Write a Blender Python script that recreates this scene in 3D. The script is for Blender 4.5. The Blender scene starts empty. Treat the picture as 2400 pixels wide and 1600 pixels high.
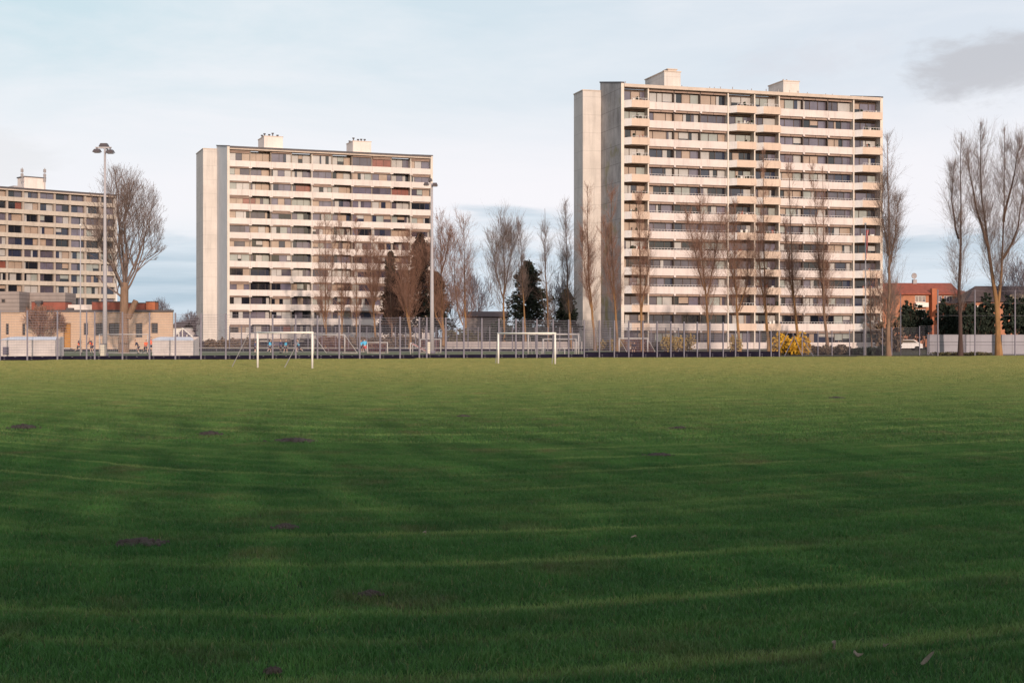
import bpy, math, random
import numpy as np
from mathutils import Vector, Matrix

random.seed(7)
S = bpy.context.scene
COL = S.collection
F, YH, H = 3333.0, 790.0, 1.8          # focal length in photo pixels, eye-level line, eye height (m)
R = math.radians


def P(px, py, Y):
    return Vector(((px - 1200) / F * Y, Y, H + (YH - py) / F * Y))


def GX(px, Y):
    return (px - 1200) / F * Y


def ZY(py, Y):
    return H + (YH - py) / F * Y


def GY(py):
    return H * F / (py - YH)


# ------------------------------------------------------------------ objects
def tag(o, label=None, cat=None, group=None, kind=None):
    if label:
        o['label'] = label
    if cat:
        o['category'] = cat
    if group:
        o['group'] = group
    if kind:
        o['kind'] = kind
    return o


def empty(name, loc, rz=0, label=None, cat=None, group=None):
    o = bpy.data.objects.new(name, None)
    o.empty_display_size = 0.3
    COL.objects.link(o)
    o.location = loc
    o.rotation_euler = (0, 0, rz)
    return tag(o, label, cat, group)


class MB:
    """collects shapes into one mesh"""

    def __init__(s):
        s.v, s.f, s.m = [], [], []

    def poly(s, pts, faces, mat=0):
        n = len(s.v)
        s.v += [tuple(p) for p in pts]
        for f in faces:
            s.f.append(tuple(i + n for i in f))
            s.m.append(mat)

    def quad(s, a, b, c, d, mat=0):
        s.poly([a, b, c, d], [(0, 1, 2, 3)], mat)

    def box(s, x0, x1, y0, y1, z0, z1, mat=0):
        s.poly([(x0, y0, z0), (x1, y0, z0), (x1, y1, z0), (x0, y1, z0), (x0, y0, z1), (x1, y0, z1), (x1, y1, z1), (x0, y1, z1)],
               [(0, 3, 2, 1), (4, 5, 6, 7), (0, 1, 5, 4), (1, 2, 6, 5), (2, 3, 7, 6), (3, 0, 4, 7)], mat)

    def prism(s, poly, axis, a, b, mat=0):
        """poly in the two other axes (cyclic order), extruded along axis from a to b"""
        n = len(poly)

        def mk(p, t):
            if axis == 'x':
                return (t, p[0], p[1])
            if axis == 'y':
                return (p[0], t, p[1])
            return (p[0], p[1], t)
        pts = [mk(p, a) for p in poly] + [mk(p, b) for p in poly]
        fs = [tuple(range(n))[::-1], tuple(range(n, 2 * n))]
        for i in range(n):
            j = (i + 1) % n
            fs.append((i, j, n + j, n + i))
        s.poly(pts, fs, mat)

    def tube(s, pts, rad, sides=8, mat=0, cap=True):
        pts = [Vector(p) for p in pts]
        if not hasattr(rad, '__len__'):
            rad = [rad] * len(pts)
        n0 = len(s.v)
        for i, p in enumerate(pts):
            d = (pts[min(i + 1, len(pts) - 1)] - pts[max(i - 1, 0)]).normalized()
            up = Vector((0, 0, 1)) if abs(d.z) < .9 else Vector((1, 0, 0))
            a = d.cross(up).normalized()
            b = d.cross(a)
            for k in range(sides):
                t = 2 * math.pi * k / sides
                s.v.append(tuple(p + (a * math.cos(t) + b * math.sin(t)) * rad[i]))
        for i in range(len(pts) - 1):
            for k in range(sides):
                k2 = (k + 1) % sides
                s.f.append((n0 + i * sides + k, n0 + i * sides + k2, n0 + (i + 1) * sides + k2, n0 + (i + 1) * sides + k))
                s.m.append(mat)
        if cap:
            s.f.append(tuple(n0 + k for k in range(sides))[::-1])
            s.m.append(mat)
            s.f.append(tuple(n0 + (len(pts) - 1) * sides + k for k in range(sides)))
            s.m.append(mat)

    def build(s, name, mats, parent=None, smooth=False, fix=True):
        me = bpy.data.meshes.new(name)
        me.from_pydata(s.v, [], s.f)
        if not isinstance(mats, (list, tuple)):
            mats = [mats]
        for m in mats:
            me.materials.append(m)
        me.polygons.foreach_set('material_index', s.m)
        if smooth:
            me.polygons.foreach_set('use_smooth', [len(f) <= 4 for f in s.f])
        if fix:
            import bmesh
            bm = bmesh.new()
            bm.from_mesh(me)
            bmesh.ops.recalc_face_normals(bm, faces=bm.faces)
            bm.to_mesh(me)
            bm.free()
        me.update()
        o = bpy.data.objects.new(name, me)
        COL.objects.link(o)
        if parent:
            o.parent = parent
        return o


def raw_mesh(name, v, loops, sizes, mats, parent=None, matidx=None, smooth=False):
    me = bpy.data.meshes.new(name)
    me.vertices.add(len(v))
    me.vertices.foreach_set('co', np.asarray(v, dtype=np.float32).ravel())
    me.loops.add(len(loops))
    me.loops.foreach_set('vertex_index', np.asarray(loops, dtype=np.int32))
    starts = np.concatenate([[0], np.cumsum(sizes)[:-1]]).astype(np.int32)
    me.polygons.add(len(sizes))
    me.polygons.foreach_set('loop_start', starts)
    for m in (mats if isinstance(mats, (list, tuple)) else [mats]):
        me.materials.append(m)
    if matidx is not None:
        me.polygons.foreach_set('material_index', np.asarray(matidx, dtype=np.int32))
    if smooth:
        me.polygons.foreach_set('use_smooth', np.ones(len(sizes), dtype=bool))
    me.update(calc_edges=True)
    me.validate()
    o = bpy.data.objects.new(name, me)
    COL.objects.link(o)
    if parent:
        o.parent = parent
    return o


# ------------------------------------------------------------------ materials
def nt(name):
    m = bpy.data.materials.new(name)
    m.use_nodes = True
    t = m.node_tree
    b = t.nodes['Principled BSDF']
    return m, t, b


def node(t, typ, **kw):
    n = t.nodes.new(typ)
    for k, v in kw.items():
        if k.startswith('_'):
            setattr(n, k[1:], v)
        else:
            n.inputs[k.replace('__', ' ')].default_value = v
    return n


def mixc(t, fac, a, b, mode='MIX'):
    n = t.nodes.new('ShaderNodeMix')
    n.data_type = 'RGBA'
    n.blend_type = mode
    for s, v in ((n.inputs[0], fac), (n.inputs[6], a), (n.inputs[7], b)):
        if hasattr(v, 'is_output') or isinstance(v, bpy.types.NodeSocket):
            t.links.new(v, s)
        elif hasattr(v, '__len__'):
            s.default_value = (v[0], v[1], v[2], 1)
        else:
            s.default_value = v
    return n.outputs[2]


def ramp(t, fac, stops):
    n = t.nodes.new('ShaderNodeValToRGB')
    e = n.color_ramp.elements
    while len(e) < len(stops):
        e.new(.5)
    for el, (p, c) in zip(e, stops):
        el.position = p
        el.color = (c, c, c, 1) if not hasattr(c, '__len__') else (*c, 1)
    t.links.new(fac, n.inputs[0])
    return n.outputs[0]


def noise(t, vec, scale, detail=4, rough=.55, dist=0):
    n = t.nodes.new('ShaderNodeTexNoise')
    n.inputs['Scale'].default_value = scale
    n.inputs['Detail'].default_value = detail
    n.inputs['Roughness'].default_value = rough
    n.inputs['Distortion'].default_value = dist
    if vec is not None:
        t.links.new(vec, n.inputs['Vector'])
    return n.outputs[0]


def mapping(t, vec, scale=(1, 1, 1), loc=(0, 0, 0)):
    n = t.nodes.new('ShaderNodeMapping')
    n.inputs['Scale'].default_value = scale
    n.inputs['Location'].default_value = loc
    t.links.new(vec, n.inputs['Vector'])
    return n.outputs[0]


def objco(t):
    return t.nodes.new('ShaderNodeTexCoord').outputs['Object']


def plain(name, col, rough=.7, var=.18, scale=1.5, spec=.3, metal=0, bump=0):
    m, t, b = nt(name)
    co = objco(t)
    nz = noise(t, co, scale, 5, .6)
    c2 = tuple(x * (1 - var) for x in col)
    c3 = tuple(min(1, x * (1 + var * .6)) for x in col)
    c = mixc(t, ramp(t, nz, [(.3, 0), (.7, 1)]), c2, c3)
    t.links.new(c, b.inputs['Base Color'])
    b.inputs['Roughness'].default_value = rough
    b.inputs['Specular IOR Level'].default_value = spec
    b.inputs['Metallic'].default_value = metal
    if bump:
        bp = node(t, 'ShaderNodeBump', Strength=bump, Distance=.03)
        t.links.new(noise(t, co, scale * 6, 5), bp.inputs['Height'])
        t.links.new(bp.outputs[0], b.inputs['Normal'])
    return m


def concrete(name, col, stain=.35, streak=.25, moss=None, joints=None, rough=.85, jst=.55):
    """weathered concrete: cloudy tone, rain streaks running down, optional joints every few metres"""
    m, t, b = nt(name)
    co = objco(t)
    n1 = noise(t, co, .35, 6, .65)
    c = mixc(t, ramp(t, n1, [(.35, 0), (.7, 1)]), tuple(x * (1 - stain) for x in col), col)
    n2 = noise(t, mapping(t, co, (1.6, 1.6, .12)), 1.0, 6, .7)
    c = mixc(t, ramp(t, n2, [(.5, 0), (.72, streak)]), c, tuple(x * .35 for x in col))
    n3 = noise(t, co, 5, 4, .6)
    c = mixc(t, ramp(t, n3, [(.3, .12), (.7, 0)]), c, tuple(x * .5 for x in col))
    if moss:
        n4 = noise(t, mapping(t, co, (1, .5, .35)), .55, 5, .6)
        c = mixc(t, ramp(t, n4, [(.56, 0), (.66, .75)]), c, moss)
    if joints:
        sx = t.nodes.new('ShaderNodeSeparateXYZ')
        t.links.new(co, sx.inputs[0])
        for ax, per in joints:
            md = node(t, 'ShaderNodeMath', _operation='FRACT')
            dv = node(t, 'ShaderNodeMath', _operation='DIVIDE')
            dv.inputs[1].default_value = per
            t.links.new(sx.outputs[ax], dv.inputs[0])
            t.links.new(dv.outputs[0], md.inputs[0])
            lt = node(t, 'ShaderNodeMath', _operation='LESS_THAN')
            lt.inputs[1].default_value = .05 / per * 2
            t.links.new(md.outputs[0], lt.inputs[0])
            ml = node(t, 'ShaderNodeMath', _operation='MULTIPLY')
            ml.inputs[1].default_value = jst
            t.links.new(lt.outputs[0], ml.inputs[0])
            c = mixc(t, ml.outputs[0], c, tuple(x * .3 for x in col))
    t.links.new(c, b.inputs['Base Color'])
    b.inputs['Roughness'].default_value = rough
    b.inputs['Specular IOR Level'].default_value = .2
    bp = node(t, 'ShaderNodeBump', Strength=.35, Distance=.02)
    t.links.new(noise(t, co, 9, 4), bp.inputs['Height'])
    t.links.new(bp.outputs[0], b.inputs['Normal'])
    return m


def bricks(name, c1, c2, mortar, scale=1.0):
    m, t, b = nt(name)
    co = objco(t)
    sx = t.nodes.new('ShaderNodeSeparateXYZ')
    t.links.new(co, sx.inputs[0])
    ad = node(t, 'ShaderNodeMath', _operation='ADD')
    t.links.new(sx.outputs[0], ad.inputs[0])
    t.links.new(sx.outputs[1], ad.inputs[1])
    cb = t.nodes.new('ShaderNodeCombineXYZ')
    t.links.new(ad.outputs[0], cb.inputs[0])
    t.links.new(sx.outputs[2], cb.inputs[1])
    br = t.nodes.new('ShaderNodeTexBrick')
    br.inputs['Scale'].default_value = scale
    br.inputs['Color1'].default_value = (*c1, 1)
    br.inputs['Color2'].default_value = (*c2, 1)
    br.inputs['Mortar'].default_value = (*mortar, 1)
    br.inputs['Mortar Size'].default_value = .012
    br.inputs['Brick Width'].default_value = .24
    br.inputs['Row Height'].default_value = .075
    t.links.new(cb.outputs[0], br.inputs['Vector'])
    n1 = noise(t, co, .8, 6, .65)
    c = mixc(t, ramp(t, n1, [(.3, .35), (.7, 0)]), br.outputs[0], tuple(x * .55 for x in c1))
    t.links.new(c, b.inputs['Base Color'])
    b.inputs['Roughness'].default_value = .9
    b.inputs['Specular IOR Level'].default_value = .15
    return m


def glassy(name, col, rough=.06, spec=.6, var=.3, sc=.5):
    m = plain(name, col, rough, var, sc, spec)
    b = m.node_tree.nodes['Principled BSDF']
    b.inputs['IOR'].default_value = 1.55
    b.inputs['Coat Weight'].default_value = .6
    b.inputs['Coat Roughness'].default_value = .03
    return m


M = {}
M['parapet'] = concrete('cream_parapet', (.73, .645, .615), .17, .4, joints=None)
M['parapet_a'] = concrete('cream_parapet_weathered', (.74, .665, .625), .15, .32)
M['balcony'] = concrete('tan_balcony_front', (.66, .52, .425), .15, .3)
M['tower'] = concrete('pale_tower_concrete', (.66, .61, .57), .16, .35, joints=[(2, 2.77)], jst=.22)
M['gable'] = concrete('stained_gable_concrete', (.56, .51, .49), .45, .7, moss=(.26, .235, .09), joints=[(2, 2.77), (1, 3.4)])
M['gable_a'] = concrete('grey_gable_concrete', (.80, .765, .75), .12, .22)
M['fin'] = plain('pale_fin_paint', (.66, .59, .52), .8, .12, .6)
M['fascia'] = plain('beige_roof_fascia', (.54, .45, .38), .8, .15, .8)
M['roof'] = plain('roof_felt', (.09, .085, .085), .95, .3, .7)
M['cap'] = plain('dark_metal_capping', (.09, .08, .085), .6, .2, 1)
M['core'] = plain('inner_wall', (.30, .25, .21), .9, .2, .6)
M['recess'] = plain('loggia_brown_panel', (.20, .13, .10), .85, .25, .7)
M['frame'] = plain('brown_window_frame', (.10, .075, .065), .6, .2, 2)
M['transom'] = plain('beige_awning_strip', (.32, .23, .19), .8, .2, .9)
M['rail'] = plain('painted_railing', (.55, .52, .52), .55, .12, 3)
M['g_dark'] = glassy('dark_window_glass', (.012, .014, .022))
M['g_blue'] = glassy('blue_window_glass', (.026, .032, .062))
M['g_grey'] = glassy('grey_window_glass', (.085, .075, .10))
M['g_mid'] = glassy('lavender_blind_glass', (.145, .13, .175))
M['c_white'] = glassy('white_curtain_glass', (.42, .40, .39), .25, .5, .15)
M['c_beige'] = glassy('beige_curtain_and_reflection', (.38, .285, .225), .2, .5, .2)  # curtains, and the peach sky reflection painted into upper panes
M['c_green'] = glassy('pale_green_curtain_and_reflection', (.30, .32, .305), .2, .5, .15)  # curtains, and greenish sky reflection painted into upper panes
M['c_red'] = glassy('red_curtain_glass', (.22, .07, .05), .3, .4, .3)
M['brick_y'] = bricks('sandy_brick', (.60, .405, .28), (.53, .35, .235), (.54, .44, .35), 1)
M['brick_r'] = bricks('orange_red_brick', (.54, .195, .09), (.46, .16, .075), (.35, .25, .2), 1)
M['block'] = concrete('grey_block', (.33, .28, .26), .2, .3, joints=[(2, .55)])
M['red_panel'] = plain('rust_red_cladding', (.27, .085, .06), .7, .25, .9)
M['orange'] = plain('orange_brick_box', (.42, .14, .07), .8, .2, 1)
M['tile'] = plain('red_roof_tiles', (.30, .085, .055), .85, .3, 1.6)
M['tile_d'] = plain('dark_roof_tiles', (.085, .06, .058), .9, .3, 1.4)
M['white'] = plain('white_paint', (.74, .71, .66), .5, .08, 2)
M['goalwhite'] = plain('white_goal_paint', (.80, .77, .70), .45, .06, 3)
M['goalgrey'] = plain('greyish_goal_paint', (.46, .43, .42), .6, .12, 3)
M['parapet_c'] = concrete('dull_parapet', (.56, .49, .42), .18, .35)
M['pier_c'] = concrete('dull_pier', (.44, .37, .32), .2, .3)
M['galv'] = plain('galvanised_steel', (.17, .16, .195), .6, .15, 3, .3, .1)
M['mast'] = plain('pale_grey_mast_paint', (.40, .38, .40), .6, .1, 1)
M['wire'] = plain('fence_wire', (.20, .19, .23), .6, .1, 3, .3, .1)
M['wire_d'] = plain('dark_fence_wire', (.10, .095, .12), .6, .1, 3, .4, .2)
M['kick'] = plain('black_rebound_board', (.014, .012, .026), .95, .3, 1.5, .05)
M['kick_b'] = plain('navy_rebound_board', (.014, .012, .024), .95, .3, 1.5, .05)
M['lamp'] = plain('floodlight_housing', (.09, .075, .08), .5, .2, 4)
M['lens'] = glassy('floodlight_glass', (.35, .33, .33), .15)
M['tarp'] = plain('pale_grey_tarpaulin', (.58, .52, .50), .8, .14, .9, .25, 0, .5)
M['tarp_top'] = plain('whitish_tarpaulin_roof', (.66, .68, .72), .7, .1, 1.2)
M['dirtwall'] = concrete('pale_low_wall', (.42, .37, .36), .2, .3)
M['greywall'] = concrete('grey_noise_wall', (.34, .33, .37), .15, .3, joints=[(2, 1.25), (0, 4.0)])
M['door'] = plain('ochre_door', (.42, .20, .05), .6, .2, 2)
M['net_red'] = plain('red_net', (.36, .10, .09), .8, .2, 2)
M['net_w'] = plain('white_net', (.5, .48, .47), .8, .1, 2)
M['cabinet'] = plain('cream_cabinet', (.60, .55, .46), .6, .1, 2)
M['soil'] = plain('soil', (.075, .066, .058), .95, .35, 9, .1, 0, .8)
M['chip'] = plain('bleached_wood', (.40, .33, .27), .9, .25, 20)
M['skin'] = plain('skin', (.50, .30, .22), .6, .08, 8)
M['hair'] = plain('dark_hair', (.05, .035, .025), .7, .2, 20)
M['bib_o'] = plain('orange_bib', (.95, .15, .06), .8, .1, 6)
M['bib_b'] = plain('light_blue_bib', (.08, .45, .72), .8, .1, 6)
M['cloth_d'] = plain('dark_sportswear', (.025, .025, .05), .85, .2, 6)
M['cloth_n'] = plain('navy_shirt', (.05, .06, .14), .85, .2, 6)
M['sock'] = plain('pale_socks', (.5, .42, .38), .85, .1, 6)
M['shoe'] = plain('dark_shoes', (.04, .04, .05), .6, .1, 6)
M['flag_r'] = plain('red_pennant', (.60, .05, .06), .8, .1, 4)
M['car'] = plain('white_car_paint', (.50, .48, .49), .3, .06, 2, .5)
M['tyre'] = plain('tyre_rubber', (.02, .02, .02), .9, .1, 5)
M['dish'] = plain('grey_equipment', (.33, .31, .32), .6, .15, 3)
M['dirtbrown'] = plain('brown_earth_bank', (.15, .105, .075), .95, .3, .8, .1, 0, .6)


def bark(name, low, high, z0=4, z1=13):
    """lichen covered lower trunk turning to plain bark higher up"""
    m, t, b = nt(name)
    co = objco(t)
    sx = t.nodes.new('ShaderNodeSeparateXYZ')
    t.links.new(co, sx.inputs[0])
    mr = node(t, 'ShaderNodeMapRange')
    mr.inputs[1].default_value = z0
    mr.inputs[2].default_value = z1
    t.links.new(sx.outputs[2], mr.inputs[0])
    n1 = noise(t, mapping(t, co, (3, 3, .6)), 1.4, 5, .65)
    c = mixc(t, mr.outputs[0], low, high)
    c = mixc(t, ramp(t, n1, [(.35, .55), (.65, 0)]), c, tuple(x * .45 for x in high))
    t.links.new(c, b.inputs['Base Color'])
    b.inputs['Roughness'].default_value = .95
    b.inputs['Specular IOR Level'].default_value = .1
    return m


M['bark_o'] = bark('lichen_bark', (.34, .19, .085), (.12, .078, .058), 5, 11)
M['bark_b'] = bark('brown_bark', (.26, .165, .115), (.23, .155, .115))
M['bark_d'] = bark('dark_bark', (.085, .055, .05), (.10, .07, .06))
M['twig'] = plain('reddish_twigs', (.27, .155, .115), .9, .25, .8, .1)
M['twig_p'] = plain('grey_brown_twigs', (.20, .148, .13), .9, .25, .8, .1)
M['twig_far'] = plain('far_grey_twigs', (.15, .13, .15), .9, .2, .5, .1)


def leafmat(name, c1, c2, sc=.7, trans=.25):
    m, t, b = nt(name)
    co = objco(t)
    g = t.nodes.new('ShaderNodeNewGeometry')
    c = mixc(t, g.outputs['Random Per Island'], c1, c2)
    n1 = noise(t, co, sc, 4, .6)
    c = mixc(t, ramp(t, n1, [(.35, .5), (.65, 0)]), c, tuple(x * .45 for x in c1))
    t.links.new(c, b.inputs['Base Color'])
    b.inputs['Roughness'].default_value = .75
    b.inputs['Specular IOR Level'].default_value = .2
    return m


M['needles'] = leafmat('spruce_needles', (.022, .034, .026), (.045, .055, .036))
M['needles_r'] = leafmat('reddish_dark_needles', (.030, .024, .022), (.062, .040, .032))
M['dkleaf'] = leafmat('dark_evergreen_leaf', (.022, .035, .026), (.05, .06, .04))
M['yel'] = leafmat('forsythia_blossom', (.62, .34, .03), (.72, .47, .07), 1.4)
M['yel_p'] = leafmat('dull_forsythia_blossom', (.34, .23, .08), (.44, .30, .10), 1.4)
M['olive'] = leafmat('olive_hedge_leaf', (.09, .085, .04), (.14, .11, .06))
M['dry'] = leafmat('dry_brown_hedge', (.16, .11, .08), (.22, .16, .11))


# ------------------------------------------------------------------ high-rise blocks
class Frame:
    """local frame of a slab block: x along the front, y to the back"""

    def __init__(s, pxl, Yl, pxr, Yr):
        s.O = Vector((GX(pxl, Yl), Yl))
        e = Vector((GX(pxr, Yr), Yr))
        s.L = (e - s.O).length
        s.a = math.atan2(e.y - s.O.y, e.x - s.O.x)
        s.c, s.s = math.cos(s.a), math.sin(s.a)

    def lx(s, px, ly):
        k = (px - 1200) / F
        return (k * (s.O.y + ly * s.c) - s.O.x + ly * s.s) / (s.c - k * s.s)

    def ly(s, px, lx):
        k = (px - 1200) / F
        return (k * (s.O.y + lx * s.s) - s.O.x - lx * s.c) / (-s.s - k * s.c)

    def Y(s, lx, ly):
        return s.O.y + lx * s.s + ly * s.c

    def z(s, py, lx, ly):
        return ZY(py, s.Y(lx, ly))


PANE = ['g_dark', 'g_blue', 'g_grey', 'g_mid', 'c_white', 'c_beige', 'c_green', 'c_red', 'core']
PM = [M[k] for k in PANE]


def panes(g, fr, x0, x1, y, z0, z1, n, w, rnd, fw=.05):
    """panes between x0 and x1 with mullions; w = weights over the pane materials"""
    xs = [x0]
    ws = [rnd.choice([1, 1, 1, .55, 1.25]) for _ in range(n)]
    tot = sum(ws)
    for q in ws:
        xs.append(xs[-1] + (x1 - x0) * q / tot)
    base = rnd.choices(range(8), w)[0]
    for i in range(n):
        a, b = xs[i], xs[i + 1]
        m = base if rnd.random() < .62 else rnd.choices(range(8), w)[0]
        r = rnd.random()
        dark = rnd.choices([0, 1, 2], [.5, .3, .2])[0]
        if r < .13:                     # blind half way down
            zc = z0 + (z1 - z0) * rnd.uniform(.3, .7)
            up = rnd.choice([4, 5, 6])
            g.quad((a, y, zc), (b, y, zc), (b, y, z1), (a, y, z1), up)
            g.quad((a, y, z0), (b, y, z0), (b, y, zc), (a, y, zc), dark)
        elif r < .27:                   # curtain drawn to one side
            xc = a + (b - a) * rnd.uniform(.25, .6)
            p, q = (4 if rnd.random() < .6 else 5, dark) if rnd.random() < .5 else (dark, 4)
            g.quad((a, y, z0), (xc, y, z0), (xc, y, z1), (a, y, z1), p)
            g.quad((xc, y, z0), (b, y, z0), (b, y, z1), (xc, y, z1), q)
        else:
            g.quad((a, y, z0), (b, y, z0), (b, y, z1), (a, y, z1), m)
        if m in (0, 1) and rnd.random() < .5:      # things standing on the sill inside
            for _ in range(rnd.randint(1, 3)):
                u = rnd.uniform(a + .1, b - .3)
                hh = rnd.uniform(.12, .42)
                fr_w = rnd.uniform(.08, .25)
                g.box(u, u + fr_w, y - .025, y - .012, z0, z0 + hh, rnd.choice([4, 5, 3, 6]))
        fr.box(a - fw / 2, a + fw / 2, y - .07, y + .03, z0, z1)
    fr.box(x1 - fw / 2, x1 + fw / 2, y - .07, y + .03, z0, z1)
    fr.box(x0, x1, y - .055, y + .04, z0 - .04, z0 + .05)
    fr.box(x0, x1, y - .055, y + .04, z1 - .05, z1 + .04)


def weights_b(k, i):
    """tallest block: pale top panes with the sky reflection painted into their colour, uncovered dark panes in the middle, mixed below"""
    #      dark  blue  grey  mid   white beige green red
    if k >= 11:
        return [.02, .04, .10, .30, .10, .75, .10, .0] if i < 4 else [.06, .05, .26, .60, .07, .04, .38, .0]
    if k >= 8:
        return [.45, .35, .14, .14, .14, .06, .10, .02] if i < 6 else [.16, .16, .38, .45, .06, .03, .18, .01]
    if k == 1:
        return [.75, .40, .10, .05, .06, .0, .06, .0]
    if k == 0:
        return [.30, .40, .30, .15, .05, .02, .08, .0]
    return [.32, .24, .32, .32, .07, .03, .22, .01]


def weights(u, left=0):
    """u = 0 at street level .. 1 at the top; upper panes paler, the sky reflection painted into their colour"""
    #     dark          blue         grey  mid           white        beige          green       red
    return [.30 * (1 - u) + .02, .26 * (1 - u) + .03, .16, .16 + .12 * u, .08 + .10 * u, .03 + .20 * u * (.2 + left), .10 + .06 * u, .01]


def gable(fr, root, x0, x1, D, zf, zb, mat, cap=True):
    g = MB()
    g.prism([(-.30, 0), (D, 0), (D, zb), (-.30, zf)], 'x', x0, x1)
    o = g.build('gable_wall', mat, root)
    if cap:
        c = MB()
        c.prism([(-.45, zf + .003), (D + .1, zb + .003), (D + .1, zb + .22), (-.45, zf + .22)], 'x', x0 - .08, x1 + .08)
        c.build('coping', M['cap'], o)
    return o


def railing(parent, x0, x1, y, z0, h, step=.45):
    g = MB()
    g.box(x0, x1, y - .02, y + .02, z0 + h - .05, z0 + h)
    n = max(2, int((x1 - x0) / step))
    for i in range(n + 1):
        x = x0 + (x1 - x0) * i / n
        g.box(x - .022, x + .022, y - .015, y + .015, z0 - .05, z0 + h - .05)
    g.build('railing', M['rail'], parent)


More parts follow.
